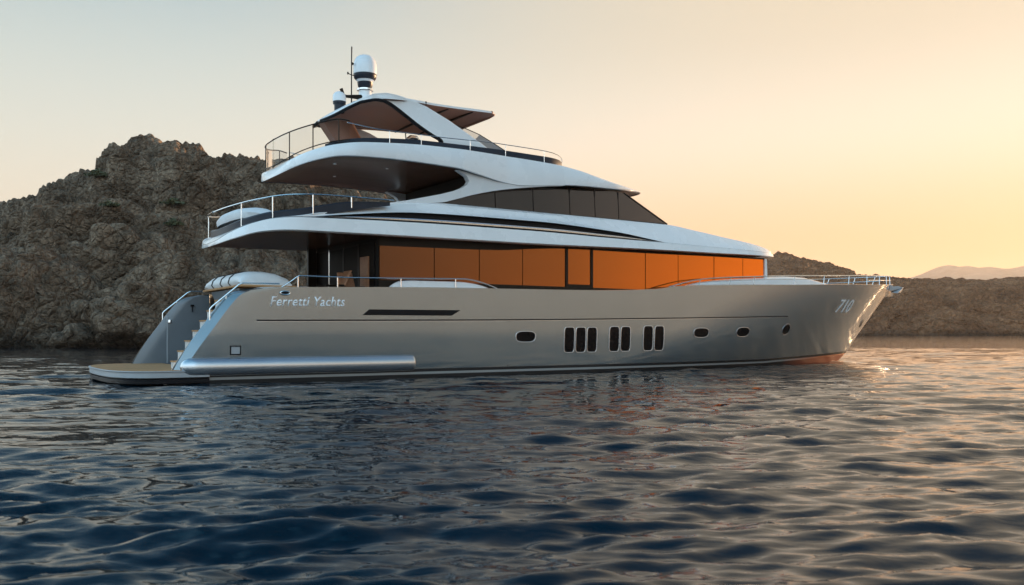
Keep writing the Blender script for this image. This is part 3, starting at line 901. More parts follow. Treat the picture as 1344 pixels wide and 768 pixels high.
# bow pulpit: one rail round both sides
def bowz(x): return smooth(x, [(17.5, 3.10), (18.2, 3.27), (19.1, 3.45), (19.9, 3.54), (22.8, 3.72), (25.8, 3.86), (28.8, 3.99), (31.8, 4.13), (36.5, 4.37)])
def bowy(x): return max(0.0, hb(x, zsheer(x) - .01) - 0.13)
side = [(x, -bowy(x), bowz(x)) for x in list(np.linspace(17.6, 35.2, 40)) + [35.6, 35.9, 36.1, 36.2]]
full = side + [(36.25, 0, bowz(36.3))] + [(x, -y, z) for x, y, z in side[::-1]]
st = []
for x in (19.3, 21.0, 22.4, 25.0, 27.2, 29.4, 31.4, 33.2, 34.6, 35.6):
    for sgn in (-1, 1):
        st.append(((x - .12, sgn * (bowy(x - .12) + .04), zsheer(x)), (x, sgn * bowy(x), bowz(x))))
low = [(x, y, z - (z - zsheer(x)) * .5) for x, y, z in full if x > 31.5]
rail('bow_rail', [full, low], st, r=0.021)
low2 = [(x, -(bowy(x)), bowz(x) - .12 - .004 * (x - 18)) for x in np.linspace(18.6, 27, 20)]
rail('handrail', [low2], [], r=0.013)

# ---- white bulwark caps and foredeck trunk
for sgn in (-1, 1):
    mb = MB()
    rows = []
    for x in np.linspace(6.1, 9.75, 30):
        z = smooth(x, [(6.1, 2.76), (6.3, 2.92), (6.5, 3.0), (7, 3.03), (8.6, 3.04), (9.2, 2.99), (9.75, 2.86)])
        rows.append([(x, sgn * 3.02, 2.6), (x, sgn * 3.02, z - .02), (x, sgn * 2.99, z), (x, sgn * 2.88, z), (x, sgn * 2.86, z - .03), (x, sgn * 2.86, 2.6)])
    mb.grid(rows, 'white'); mb.ngon(rows[0], 'white'); mb.ngon(rows[-1], 'white')
    mb.build('bulwark_cap', yacht)
mb = MB()
rows = []
for x in np.linspace(17.8, 31.0, 60):
    z = smooth(x, [(17.8, 3.10), (18.6, 3.22), (19.6, 3.42), (20.5, 3.53), (22, 3.66), (23.8, 3.76), (25.0, 3.82), (26.0, 3.82), (27, 3.74), (28.2, 3.60), (29.5, 3.45), (31, 3.2)])
    w = min(2.75, bowy(x) - 0.22)
    w = max(w, .2)
    rows.append([(x, -w, 2.9), (x, -w, max(3.0, z - .22)), (x, -w + .05, max(3.02, z - .08)), (x, -w + .22, z - .01), (x, -w*.5, z + .03), (x, 0, z + .04), (x, w*.5, z + .03), (x, w - .22, z - .01), (x, w - .05, max(3.02, z - .08)), (x, w, max(3.0, z - .22)), (x, w, 2.9)])
mb.grid(rows, 'white'); mb.ngon(rows[0], 'white'); mb.ngon(rows[-1], 'white')
mb.build('foredeck_trunk', yacht, sharp=45)

# ---- anchor on the stem
mb = MB()
mb.prism([(35.7, 3.80), (36.9, 3.86), (37.3, 3.80), (36.9, 3.70), (35.9, 3.56)], -.09, .09, 'grey', axis='y')
anc = mb.build('anchor', yacht, bevel=0.02)
mb = MB()
for sgn in (-1, 1):
    b0 = mb.vs([(37.5, 0, 3.84), (37.2, sgn * .05, 3.60), (36.3, sgn * .42, 3.46), (36.2, sgn * .16, 3.50), (37.1, sgn * .02, 3.68)])
    mb.face((b0, b0+1, b0+2), 'grey'); mb.face((b0+1, b0+3, b0+2), 'chrome'); mb.face((b0, b0+2, b0+3), 'grey'); mb.face((b0, b0+3, b0+4), 'grey')
mb.build('fluke', anc)

# ---- main deck house
HX0, HX1, HY = 5.95, 23.52, 2.60
def glass_top(x): return smooth(x, [(5.95, 4.10), (7.9, 4.13), (9.58, 4.16), (10.6, 4.20), (11.6, 4.29), (12.6, 4.36), (13.2, 4.385), (17, 4.41), (20.5, 4.455), (23.6, 4.47)])
mb = MB()
mb.box(HX0, HX1 + .04, -(HY - .06), HY - .06, 2.05, 4.50, 'dark')
# rounded front of the house
rows = []
for s in np.linspace(0, 1, 17):
    a = math.pi * (s - .5)
    rows.append([(HX1 + .05 + .9 * math.cos(a), 2.5 * math.sin(a), 2.8), (HX1 - .25 + .9 * math.cos(a), 2.5 * math.sin(a), 4.55)])
mb.grid(rows, 'glass')
house = mb.build('deckhouse', yacht)
for sgn in (-1, 1):
    mb = MB()
    xs = np.linspace(HX0, HX1, 60)
    rows = [[(x, sgn * (HY - .05), glass_top(x)), (x, sgn * (HY + .012), glass_top(x)), (x, sgn * (HY + .012), 4.52)] for x in xs]
    mb.grid(rows, 'bronze'); mb.build('window_header', yacht)
    mb = MB(); mb.box(HX0, HX1, sgn * HY - .03, sgn * HY + .03, 2.10, 3.03, 'bronze'); mb.build('window_base', yacht)
    seams = [5.97, 7.89, 9.58, 11.31, 13.13, 14.37, 16.90, 18.59, 20.55, 22.22, 23.50]
    for i in range(len(seams) - 1):
        a, b_ = seams[i] + .016, seams[i+1] - .016
        mb = MB()
        zb = 3.032
        if i == 4:
            a += .09; b_ -= .09; zb = 3.13
        n = 8
        yy = HY + random.uniform(-.003, .003)
        lean = random.uniform(-.006, .006)
        rows = [[(x, sgn * (yy - .03), zb), (x, sgn * yy, zb), (x, sgn * (yy + lean * .5), glass_top(x) - .003), (x, sgn * (yy - .03), glass_top(x) - .003)] for x in np.linspace(a, b_, n)]
        mb.grid(rows, 'amber'); mb.ngon(rows[0], 'amber'); mb.ngon(rows[-1], 'amber')
        w = mb.build('saloon_window', yacht)
        if i == 4:
            w['label'] = 'opening saloon pane in a thick dark frame'
            f = MB()
            z1 = glass_top(13.7)
            for q in ((a - .1, b_ + .1, 3.032, 3.13), (a - .1, a, 3.13, z1), (b_, b_ + .1, 3.13, z1)):
                f.box(q[0], q[1], sgn * HY - .03, sgn * HY + .03, q[2], q[3] - .004, 'bronze')
            f.build('window_frame', w)
    mb = MB(); mb.prism([(23.54, 2.9), (23.70, 2.9), (23.62, 4.5), (23.50, 4.5)], sgn * HY - .05, sgn * HY + .03, 'white', axis='y'); mb.build('corner_pillar', yacht)
# aft bulkhead with sliding glass doors
mb = MB()
mb.box(5.90, 5.945, -2.55, 2.55, 2.12, 4.45, 'dark')
bh = mb.build('aft_bulkhead', yacht)
for y0, y1 in ((-2.45, -1.3), (-1.25, -.05), (0.0, 1.2), (1.25, 2.4)):
    d = MB(); d.box(5.86, 5.895, y0, y1, 2.16, 4.2, 'doorglass'); dd = d.build('sliding_door', bh)
    f = MB()
    f.box(5.84, 5.90, y1, y1 + .05, 2.14, 4.25, 'bronze' if y0 != 0 else 'chrome'); f.build('door_frame', dd)
mb = MB(); mb.box(5.80, 5.855, -2.1, -1.5, 2.14, 3.8, 'chair'); mb.build('wicker_screen', bh)
# bronze pillar carrying the overhang on the far side
mb = MB(); mb.box(5.55, 5.85, 2.45, 2.60, 2.1, 4.4, 'bronze'); mb.build('pillar', yacht)

# ---- upper deck body: overhang, fascia, mouldings, coach roof
def sup(x, a, b_, w, e1, e2):
    """half width of a blunt end: 0 at a, w at b_"""
    t = min(1, max(0, (x - a) / (b_ - a)))
    return w * max(0, 1 - (1 - t) ** e1) ** (1 / e2)
def ud_w(x):
    return min(sup(x, 1.5, 3.6, 3.1, 2.6, 2.4), sup(-x, -25.6, -21.0, 3.1, 2.8, 2.0))
def ud_zb(x): return smooth(x, [(1.5, 4.04), (1.75, 4.13), (2.25, 4.27), (3, 4.32), (8.5, 4.37), (11.4, 4.39), (16.5, 4.48), (21, 4.53), (24, 4.61), (25.6, 4.78)])
def ud_zf(x): return smooth(x, [(1.5, 4.13), (1.65, 4.31), (2.05, 4.53), (2.6, 4.68), (3.3, 4.74), (8.5, 4.85), (11.5, 4.86), (14.8, 4.82), (17.4, 4.80), (21, 4.76), (24, 4.74), (25.6, 4.83)])
def ud_zs(x): return smooth(x, [(1.5, 4.15), (1.65, 4.33), (2.05, 4.55), (2.6, 4.70), (3.3, 4.80), (4.2, 5.0), (5.9, 5.36), (7, 5.53), (8.3, 5.61), (18.1, 5.58), (19.5, 5.46), (22.2, 5.17), (24, 4.97), (25, 4.89), (25.6, 4.85)])
def ud_g(x): return smooth(x, [(3.2, 0), (4.6, .55), (6.5, .9), (9, 1), (12, 1), (15, .75), (17.0, .2), (17.6, 0)])
mb = MB(); rows = []
sx_ = [1.5 + 1.9 * (1 - math.cos(math.pi / 2 * i / 16)) for i in range(16)] + list(np.linspace(3.4, 21, 90)) + [21 + 4.6 * math.sin(math.pi / 2 * i / 24) for i in range(1, 25)]
for x in sx_:
    w, zb, zf, zs, g = ud_w(x), ud_zb(x), ud_zf(x), ud_zs(x), ud_g(x)
    k = min(1, w / 1.5)
    inn = 0.62 * k * min(1, max(0, (zs - zf) / .5))      # how far the sill stands in
    def pt(d, z): return (max(0, w - d * k), z)
    dz = zs - zf
    slot = min(.21, dz * .3) * g
    P = [(0, zb + .02), pt(.5, zb + .01), pt(.10, zb), pt(.02, zb + .02 * k), pt(-.01, zb + .1 * (zf - zb)), pt(0.03, zf - .01), pt(.05, zf)]
    z = zf
    P += [pt(.05 + .07 * g, z + .002), pt(.05 + .07 * g, z + .045 * g + .003), pt(.055, z + .05 * g + .004), pt(.05 + .0 * g, z + .09 * g + .005), pt(.07, z + .125 * g + .006)]
    P += [pt(.09 + .22 * g, z + .13 * g + .007), pt(.12 + .22 * g, z + .13 * g + slot + .008), pt(.13 + .05 * g, z + .13 * g + slot + .012)]
    zr = z + .13 * g + slot + .012
    P += [pt(.13 + .12 * g + (inn - .13) * .12, zr + (zs - zr) * .2), pt(.13 + .12 * g + (inn - .13) * .35, zr + (zs - zr) * .45), pt(max(.14, inn * .78), zr + (zs - zr) * .78), pt(max(.15, inn), zs)]
    crown = .06 if x < 18 else .06 + .08 * min(1, (x - 18) / 2)
    if x < 6: 
        P += [pt(max(.2, inn + .1), zs - .02), (0, zs - .02)]
    else:
        P += [pt(inn + .75, zs + crown * .7), (0, zs + crown)]
    ring = [(x, -y, zz) for y, zz in P] + [(x, y, zz) for y, zz in P[::-1]]
    rows.append(ring)
segm = ['soffit', 'soffit', 'white', 'white', 'white', 'white', 'black', 'black', 'black', 'chrome', 'chrome', 'black', 'black', 'black', 'white', 'white', 'white', 'white', 'white', 'white', 'white']
half = segm[:len(rows[0]) // 2 - 1]
mats_ = half + ['white'] + half[::-1] + ['soffit']
mb.grid(rows, 'white', close=True, mats=mats_)
mb.ngon(rows[0], 'white'); mb.ngon(rows[-1], 'white')
mb.build('upper_deck', yacht, sharp=30, weld=3e-5)

# dark coaming round the aft upper deck with a white lounge pad on it
def ring_path(wfn, x0, x1, inset, zfn, n=24, front=False):
    """outline from starboard (x1) round the aft end (x0) to port"""
    xs_ = [x0 + inset + (x1 - x0 - inset) * (1 - math.cos(math.pi / 2 * i / n)) for i in range(n + 1)]
    st_ = [(x, -max(0, wfn(x - inset) - inset), zfn(x)) for x in xs_[::-1]]
    return st_ + [(x, -y, z) for x, y, z in st_[::-1][1:]]
mb = MB()
pa = ring_path(ud_w, 1.5, 6.2, .22, ud_zs)
rows = []
for (x, y, z) in pa:
    c = Vector((3.6, 0, 0)); d = Vector((x - 3.6, y, 0)); d.normalize()
    f_ = min(1, max(0, (6.2 - x) / 1.5))
    h_ = .20 * f_ + .01
    rows.append([(x, y, z - .1), (x, y, z + h_ * .8), (x - d.x * .04, y - d.y * .04, z + h_), (x - d.x * .25, y - d.y * .25, z + h_), (x - d.x * .25, y - d.y * .25, z - .1)])
mb.grid(rows, 'navy'); mb.build('aft_coaming', yacht)
mb = MB()
rows = []
for s in np.linspace(0, 1, 26):
    y = -2.3 + 4.6 * s
    k = max(0.02, 1 - abs(2 * s - 1) ** 4) ** .5
    x0, x1 = 2.0 + .5 * abs(2*s - 1) ** 3, 3.0
    z0 = 4.80; hh = .36 * k
    rows.append([(x0, y, z0), (x0 - .03, y, z0 + hh * .5), (x0 + .08, y, z0 + hh * .9), (x0 + .3, y, z0 + hh), (x1 - .3, y, z0 + hh * .95), (x1, y, z0 + hh * .6), (x1 + .02, y, z0)])
mb.grid(rows, 'cushion'); mb.ngon(rows[0], 'cushion'); mb.ngon(rows[-1], 'cushion')
mb.build('lounge_pad', yacht, sharp=50)
def upz(x): return smooth(x, [(1.2, 5.02), (1.6, 5.10), (2.2, 5.24), (3, 5.38), (4.2, 5.46), (6.4, 5.48)])
pa = ring_path(ud_w, 1.45, 6.3, .14, upz)
st = []
for sgn in (-1, 1):
    for x in (1.95, 2.6, 3.7, 4.9):
        w = ud_w(x - .14) - .14
        st.append(((x, sgn * w, ud_zs(x) - .02), (x, sgn * w, upz(x))))
rail('handrail', [pa], st, r=0.020)

# ---- upper house: dark core, smoked windows, white sweeping side panels
mb = MB()
mb.box(9.3, 15.6, -2.30, 2.30, 5.5, 6.62, 'dark')
mb.prism([(15.6, 5.5), (17.6, 5.5), (15.9, 6.55), (15.6, 6.6)], -2.28, 2.28, 'dark', axis='y')
mb.build('upper_house_core', yacht)
ARCH = [(8.28, 5.635), (8.82, 5.80), (9.3, 5.95), (10.3, 6.19), (11.1, 6.33), (11.86, 6.44), (12.7, 6.55), (13.45, 6.61), (14.3, 6.64), (15.0, 6.66), (16.0, 6.62)]
def arch(x): return smooth(x, ARCH) if x < 16.02 else interp(x, [(16.02, 6.62), (18.12, 5.60)])
def gy(z): return 2.46 - .07 * (z - 5.6)
useams = [8.30, 10.30, 11.86, 13.45, 14.60, 15.72, 18.10]
for sgn in (-1, 1):
    for i in range(6):
        a, b_ = useams[i] + .018, useams[i+1] - .018
        mb = MB(); n = 14
        rows = []
        for x in np.linspace(a, b_, n):
            zt = arch(x); zb = min(zt, 5.615)
            rows.append([(x, sgn * (gy(zb) - .03), zb), (x, sgn * gy(zb), zb), (x, sgn * gy(zt), zt), (x, sgn * (gy(zt) - .03), zt)])
        mb.grid(rows, 'glass'); mb.ngon(rows[0], 'glass'); mb.ngon(rows[-1], 'glass')
        mb.build('upper_window', yacht)
    for x in useams[1:-1]:
        mb = MB()
        mb.box(x - .03, x + .03, min(sgn * (gy(6) - .09), sgn * (gy(6) - .026)), max(sgn * (gy(6) - .09), sgn * (gy(6) - .026)), 5.6, arch(x), 'black')
        mb.build('window_mullion', yacht)
    mb = MB()
    mb.tube([(16.02, sgn * gy(6.63), 6.63), (18.14, sgn * gy(5.6), 5.60)], .03, 'black', seg=6)
    mb.build('front_mullion', yacht)
# raked windscreen
mb = MB(); rows = []
for s in np.linspace(-1, 1, 17):
    b_ = .7 * (1 - s * s)
    rows.append([(18.1 + b_, 2.44 * s, 5.60), (17.1 + b_, 2.41 * s, 6.1), (16.05 + b_, 2.38 * s, 6.62)])
mb.grid(rows, 'glass'); mb.build('windscreen', yacht)
# side panels: outline in x, z
low_ = [(5.75, 5.33), (6.4, 5.475), (7.0, 5.60), (7.51, 5.725), (8.1, 5.87), (8.6, 6.02), (8.9, 6.15), (9.07, 6.27), (9.12, 6.38), (9.02, 6.52), (8.85, 6.60), (8.6, 6.72)]
top_ = [(9.4, 6.67), (10.4, 6.475), (11.0, 6.435), (11.86, 6.49), (12.7, 6.585), (13.0, 6.60), (13.0, 6.58)]
arch_ = [(x, smooth(x, ARCH)) for x in np.linspace(12.4, 8.3, 26)]
bot_ = [(8.0, 5.60), (7.2, 5.50), (6.4, 5.36), (5.75, 5.27)]
poly = low_ + top_ + arch_ + bot_
for sgn in (-1, 1):
    mb = MB()
    def yy(z): return 2.515 + .20 * (z - 5.5) / .9
    n = len(poly)
    b0 = mb.vs([(x, sgn * yy(z), z) for x, z in poly] + [(x, sgn * (yy(z) - .22), z) for x, z in poly])
    bmf = [b0 + i for i in range(n)]
    mb.face(bmf, 'white'); mb.face([b0 + n + i for i in range(n)][::-1], 'white')
    for i in range(n):
        j = (i + 1) % n
        mb.face((b0 + i, b0 + n + i, b0 + n + j, b0 + j), 'white')
    mb.build('side_panel', yacht, sharp=25)

# ---- flybridge deck with overhang and visor
def fb_w(x):
    base = 2.98 - .22 * min(1, max(0, (x - 8.8) / 1.8))
    return min(sup(x, 3.42, 5.4, base, 2.6, 2.4), sup(-x, -18.5, -13.5, base, 2.4, 1.6))
def fb_zb(x): return smooth(x, [(3.42, 6.33), (3.6, 6.43), (4.0, 6.56), (4.7, 6.68), (6.5, 6.74), (8.4, 6.70), (9.4, 6.58), (10.4, 6.44), (11.0, 6.40), (11.86, 6.46), (12.7, 6.56), (13.45, 6.615), (15, 6.67), (16.5, 6.76), (17.4, 6.86), (18.5, 7.02)])
def fb_zt(x): return smooth(x, [(3.42, 6.42), (3.52, 6.63), (3.8, 6.83), (4.45, 7.03), (5.5, 7.19), (7.67, 7.33), (10.3, 7.36), (12.5, 7.31), (13.65, 7.20), (15, 6.98), (16.5, 6.90), (17.4, 6.93), (18.5, 7.06)])
def fb_zc(x): return smooth(x, [(3.42, 6.43), (3.52, 6.64), (3.8, 6.84), (4.45, 7.04), (5.5, 7.2), (7.67, 7.34), (10.3, 7.42), (13, 7.52), (14.6, 7.50), (16.1, 7.30), (17.5, 7.14), (18.5, 7.08)])
mb = MB(); rows = []
sx_ = [3.42 + 1.78 * (1 - math.cos(math.pi / 2 * i / 16)) for i in range(16)] + list(np.linspace(5.2, 13.5, 60)) + [13.5 + 5.0 * math.sin(math.pi / 2 * i / 26) for i in range(1, 27)]
for x in sx_:
    w, zb, zt, zc = fb_w(x), fb_zb(x), fb_zt(x), fb_zc(x)
    k = min(1, w / 1.5)
    def pt(d, z): return (max(0, w - d * k), z)
    # soffit stays level inside where the skirt dips over the windows
    zin = max(zb + .01, min(zb + .3, 6.70 + .02 * (x - 9))) if x > 8.4 else zb + .02
    if x > 13.5: zin = zb + .03
    P = [(0, zin), pt(.9, zin), pt(.30, zin - .0), pt(.16, zb + .005), pt(.05, zb), pt(0, zb + .02), pt(-.015, zb + .3 * (zt - zb)), pt(.01, zb + .8 * (zt - zb)), pt(.06, zt - .01), pt(.12, zt), pt(.5, zt + (zc - zt) * .35), pt(1.3, zt + (zc - zt) * .8), (0, zc)]
    rows.append([(x, -y, z) for y, z in P] + [(x, y, z) for y, z in P[::-1]])
half = ['soffit', 'soffit', 'soffit', 'navy', 'white', 'white', 'white', 'white', 'white', 'white', 'white', 'white']
mb.grid(rows, 'white', close=True, mats=half + ['white'] + half[::-1] + ['soffit'])
mb.ngon(rows[0], 'white'); mb.ngon(rows[-1], 'white')
mb.build('flybridge_deck', yacht, sharp=30, weld=3e-5)
# downlights in the soffits
for x, y in ((5.0, -1.4), (6.8, -1.4), (5.9, .9)):
    mb = MB(); mb.lathe([(.0, -.012), (.05, -.012), (.06, 0), (.06, .03)], (x, y, fb_zb(x) + .012), 'chrome', seg=14); mb.build('downlight', yacht)
# black coaming
def fc_w(x): return min(2.62, fb_w(x) - .16, sup(-x, -13.95, -12.0, 2.62, 2.6, 2.2))
xs_ = list(np.linspace(4.25, 12, 40)) + [12 + 1.95 * math.sin(math.pi / 2 * i / 16) for i in range(1, 17)]
pa = [(x, -max(0, fc_w(x))) for x in xs_]; pa = pa + [(x, -y) for x, y in pa[::-1][1:]]
mb = MB(); rows = []
for x, y in pa:
    d = Vector((x - 9, y, 0)); d.x *= .25 if x < 12 else 1; d.normalize()
    hgt = smooth(x, [(4.25, .01), (4.8, .10), (6, .15), (7.7, .18), (10.3, .19), (12.4, .21), (13.6, .26), (13.95, .26)])
    z0 = min(fb_zt(x), fb_zc(x)) - .06; z1 = smooth(x, [(4.2, 7.04), (5.5, 7.24), (7.67, 7.36), (10.3, 7.385), (12.3, 7.34), (13.95, 7.27)]) + hgt
    rows.append([(x, y, z0), (x, y, z1 - .04), (x - d.x * .03, y - d.y * .03, z1), (x - d.x * .14, y - d.y * .14, z1), (x - d.x * .16, y - d.y * .16, z0)])
mb.grid(rows, 'navy'); mb.build('flybridge_coaming', yacht, sharp=40)

# flybridge rails
def flz(x): return smooth(x, [(3.0, 7.46), (3.4, 7.54), (4.2, 7.72), (4.6, 7.80), (5.2, 7.72), (6.5, 7.66), (8, 7.68), (10, 7.70), (12.5, 7.66), (14, 7.60)])
pa = ring_path(fb_w, 3.37, 4.9, .10, flz, n=18)
st = []
for sgn in (-1, 1):
    for x in (3.62, 4.0, 4.6):
        w = max(0, fb_w(x - .10) - .10)
        st.append(((x, sgn * w, fb_zt(x) - .03), (x, sgn * w, flz(x))))
rail('handrail', [pa], st, r=0.020, m='bronze')
mb = MB()
rows = [[(x, y, fb_zt(x)), (x, y, z - .02)] for x, y, z in pa]
mb.grid(rows, 'clear'); mb.build('rail_glass', yacht)
lo = [(x, y, fb_zt(x) + .10) for x, y, z in pa]
rail('handrail', [lo], [], r=0.016, m='bronze')
for sgn in (-1, 1):
    p = [(x, sgn * (fc_w(x) + .02 if x < 13.7 else fc_w(x) + .02), smooth(x, [(4.9, 7.76), (6, 7.68), (8, 7.70), (10.3, 7.76), (12, 7.74), (13.2, 7.66), (13.9, 7.55)])) for x in list(np.linspace(4.9, 12.6, 24)) + [12.9, 13.2, 13.5, 13.7, 13.85]]
    st = [((x, sgn * (fc_w(x) + .02), 7.3), (x, sgn * (fc_w(x) + .02), interp(x, [(q[0], q[2]) for q in p]))) for x in (6.3, 7.4, 9.2, 10.6, 12.2)]
    rail('handrail', [p], st, r=0.014, m='chrome')

# ---- hardtop: a teardrop roof on one leg aft and a sweeping arch on each side
outer = [(5.6, 8.74), (5.99, 8.91), (6.39, 8.965), (6.75, 8.935), (7.2, 8.855), (7.77, 8.705), (8.6, 8.37), (9.4, 7.98), (10.2, 7.58)]
inner = [(8.25, 7.52), (8.32, 7.60), (8.25, 7.70), (8.0, 7.79), (7.5, 8.03), (6.95, 8.36), (6.6, 8.56), (6.34, 8.68), (6.05, 8.715), (5.75, 8.66)]
nouter = len(outer)
poly = outer + [(10.2, 7.40), (8.1, 7.40)] + inner
def ht_w(x): return smooth(x, [(4.98, 0.02), (5.06, .32), (5.12, .72), (5.34, 1.32), (5.64, 1.82), (6.0, 2.12), (6.4, 2.26), (6.8, 2.30), (7.4, 2.26), (8.2, 2.14), (9, 2.10), (10.3, 2.08), (10.55, 2.0), (10.68, 1.8)])
def ht_zt(x): return smooth(x, [(4.98, 8.34), (5.06, 8.39), (5.34, 8.58), (5.64, 8.74), (6.0, 8.86), (6.4, 8.905), (7.0, 8.90), (8.5, 8.93), (10.4, 8.985), (10.68, 8.96)])
def ht_zb(x): return smooth(x, [(4.98, 8.32), (5.12, 8.35), (5.44, 8.53), (5.74, 8.67), (6.05, 8.73), (6.5, 8.76), (7.6, 8.80), (9.6, 8.86), (10.68, 8.90)])
for sgn in (-1, 1):
    mb = MB()
    n = len(poly)
    def ya(x): return min(2.33, ht_w(x) + .015) if x < 7 else 2.33
    b0 = mb.vs([(x, sgn * ya(x), z) for x, z in poly] + [(x, sgn * (ya(x) - .18), z) for x, z in poly])
    mb.face([b0 + i for i in range(n)], 'white'); mb.face([b0 + n + i for i in range(n)][::-1], 'white')
    for i in range(n):
        k = (i + 1) % n
        mb.face((b0 + i, b0 + n + i, b0 + n + k, b0 + k), 'black' if nouter + 1 <= i < n - 1 else 'white')
    o = mb.build('arch_side', yacht, sharp=28, bevel=0.02)
    mb = MB()
    tp = curve([(x, sgn * ya(x), z) for x, z in inner], 4) + [Vector((x, sgn * (ht_w(x) - .005), ht_zb(x))) for x in np.linspace(5.7, 5.02, 14)]
    mb.tube(tp, .052, 'black', seg=8)
    mb.build('arch_trim', o)
mb = MB(); rows = []
for x in list(np.linspace(4.98, 5.7, 14)) + list(np.linspace(5.8, 10.2, 40)) + [10.3, 10.45, 10.55, 10.63, 10.68]:
    w, zt, zb = ht_w(x), ht_zt(x), ht_zb(x)
    c = .06 * min(1, w / 1.5)
    P = [(0, zb + c), (w * .6, zb + c * .7), (max(0, w - .06), zb + .004), (w, zb + .02), (w, zt - .02), (max(0, w - .05), zt), (w * .6, zt + c * .7), (0, zt + c)]
    rows.append([(x, -y, z) for y, z in P] + [(x, y, z) for y, z in P[::-1]])
hm_ = ['roofliner', 'roofliner', 'roofliner', 'white', 'white', 'white', 'white']
mb.grid(rows, 'white', close=True, mats=hm_ + ['white'] + hm_[::-1] + ['roofliner'])
mb.ngon(rows[0], 'white'); mb.ngon(rows[-1], 'roofliner')
ht = mb.build('hardtop', yacht, sharp=28, weld=3e-5)
for x in (8.7, 9.65):
    mb = MB(); mb.box(x, x + .05, -2.0, 2.0, ht_zb(x) - .02, ht_zb(x) + .05, 'bronze'); mb.build('roof_batten', ht)
mb = MB(); mb.tube([(10.40, -2.05, 8.945), (10.62, -1.85, 8.935), (10.69, -1.4, 8.93), (10.70, 0, 8.935), (10.69, 1.4, 8.93), (10.62, 1.85, 8.935), (10.40, 2.05, 8.945)], .05, 'roofliner'); mb.build('roof_edge', ht)
# the slanted leg under the aft tip
mb = MB()
rows = []
for t_ in np.linspace(0, 1, 8):
    xa = 5.04 + .62 * t_ + .10 * t_ * t_; xb = 6.10 + .62 * t_; z = 8.40 - .98 * t_
    za = 8.36 - .94 * t_
    w = .30 - .04 * math.sin(math.pi * t_)
    rows.append([(xa, -w * .8, za), (xa + .12, -w, za), (xb - .12, -w, z), (xb, -w * .8, z), (xb, w * .8, z), (xb - .12, w, z), (xa + .12, w, za), (xa, w * .8, za)])
mb.grid(rows, 'roofliner', close=True); mb.ngon(rows[0], 'roofliner'); mb.ngon(rows[-1], 'roofliner')
mb.build('roof_leg', ht, sharp=40)
# windscreen of the flybridge: raked front pane between two side panes
mb = MB()
tops = [(9.0, 8.42), (9.6, 8.34), (10.15, 8.22), (10.8, 7.99), (11.4, 7.76), (11.95, 7.50)]
sw = lambda x: 1.78 - .12 * (x - 9.0) * .8
for sgn in (-1, 1):
    mb.grid([[(x, sgn * sw(x), 7.40), (x, sgn * sw(x), max(7.42, z - .002))] for x, z in tops], 'screen')
mb.grid([[(x + .35 * (1 - t_ * t_), t_ * sw(x), z) for t_ in np.linspace(-1, 1, 11)] for x, z in tops[2:]], 'screen')
scr = mb.build('flybridge_screen', yacht)
mb = MB()
mb.tube([(x, -sw(x), z) for x, z in tops], .014, 'bronze', seg=6)
mb.build('screen_trim', scr)
# searchlight tucked under the arch
mb = MB()
mb.lathe([(.0, .0), (.20, .01), (.22, .05), (.21, .12), (.12, .16), (.08, .17)], (7.6, -1.6, 7.50), 'navy', seg=18)
mb.tube([(7.4, -1.62, 7.72), (7.55, -1.6, 7.80), (7.75, -1.58, 7.80), (7.9, -1.56, 7.70)], .07, 'chrome', seg=10, radii=[.06, .10, .11, .07])
mb.tube([(7.38, -1.6, 7.74), (7.36, -1.6, 7.92), (7.44, -1.6, 7.97)], .018, 'bronze', seg=6)
mb.build('searchlight', yacht)

# ---- mast, domes, antenna
mb = MB()
mb.lathe([(.30, 8.90), (.27, 9.0), (.22, 9.3), (.21, 9.58), (.0, 9.58)], (6.64, 0, 0), 'white', seg=24)
mast = mb.build('mast', yacht)
mb = MB()
mb.tube([(6.55, -.05, 9.33), (6.2, -.08, 9.30), (5.95, -.1, 9.27), (5.80, -.1, 9.28)], .08, 'bronze', seg=8, radii=[.10, .07, .05, .05])
mb.tube([(5.74, -.1, 9.50), (5.80, -.1, 9.36), (5.84, -.1, 9.14)], .05, 'bronze', seg=8, radii=[.06, .05, .06])
mb.build('horn', mast)
mb = MB()
mb.lathe([(.27, 9.58), (.27, 9.63), (.18, 9.64), (.24, 9.72), (.26, 9.86), (.22, 9.87), (.24, 9.90), (.30, 9.93), (.37, 10.0), (.39, 10.12), (.385, 10.13)], (6.64, 0, 0), 'black', seg=32, mats=['chrome', 'white', 'navy', 'navy', 'white', 'white', 'white', 'navy', 'navy', 'white'])
rd = mb.build('radar_base', mast, sharp=50)
mb = MB()
mb.lathe([(.392, 10.13), (.395, 10.2), (.395, 10.38), (.385, 10.48), (.35, 10.60), (.29, 10.69), (.20, 10.75), (.10, 10.775), (0, 10.78)], (6.64, 0, 0), 'white', seg=36)
mb.build('radar_dome', mast, sharp=50)
mb = MB()
mb.lathe([(.17, 8.72), (.17, 8.98), (.21, 9.0), (.215, 9.08)], (5.72, 0, 0), 'navy', seg=24)
mb.lathe([(.22, 9.08), (.225, 9.2), (.21, 9.30), (.16, 9.37), (.08, 9.41), (0, 9.42)], (5.72, 0, 0), 'white', seg=24)
mb.build('satellite_dome', yacht, sharp=50)
mb = MB()
mb.tube([(6.15, 0, 8.87), (6.15, 0, 10.45), (6.16, 0, 10.99)], .02, 'bronze', seg=6, radii=[.024, .018, .022])
ant = mb.build('antenna', yacht)
mb = MB()
mb.tube([(6.02, 0, 10.08), (6.15, 0, 10.04), (6.32, 0, 10.03)], .015, 'bronze', seg=6)
mb.tube([(6.02, 0, 10.04), (6.02, 0, 10.12)], .025, 'bronze', seg=6)
mb.tube([(6.15, 0, 10.44), (6.22, 0, 10.41)], .04, 'bronze', seg=6)
mb.build('cross_bar', ant)
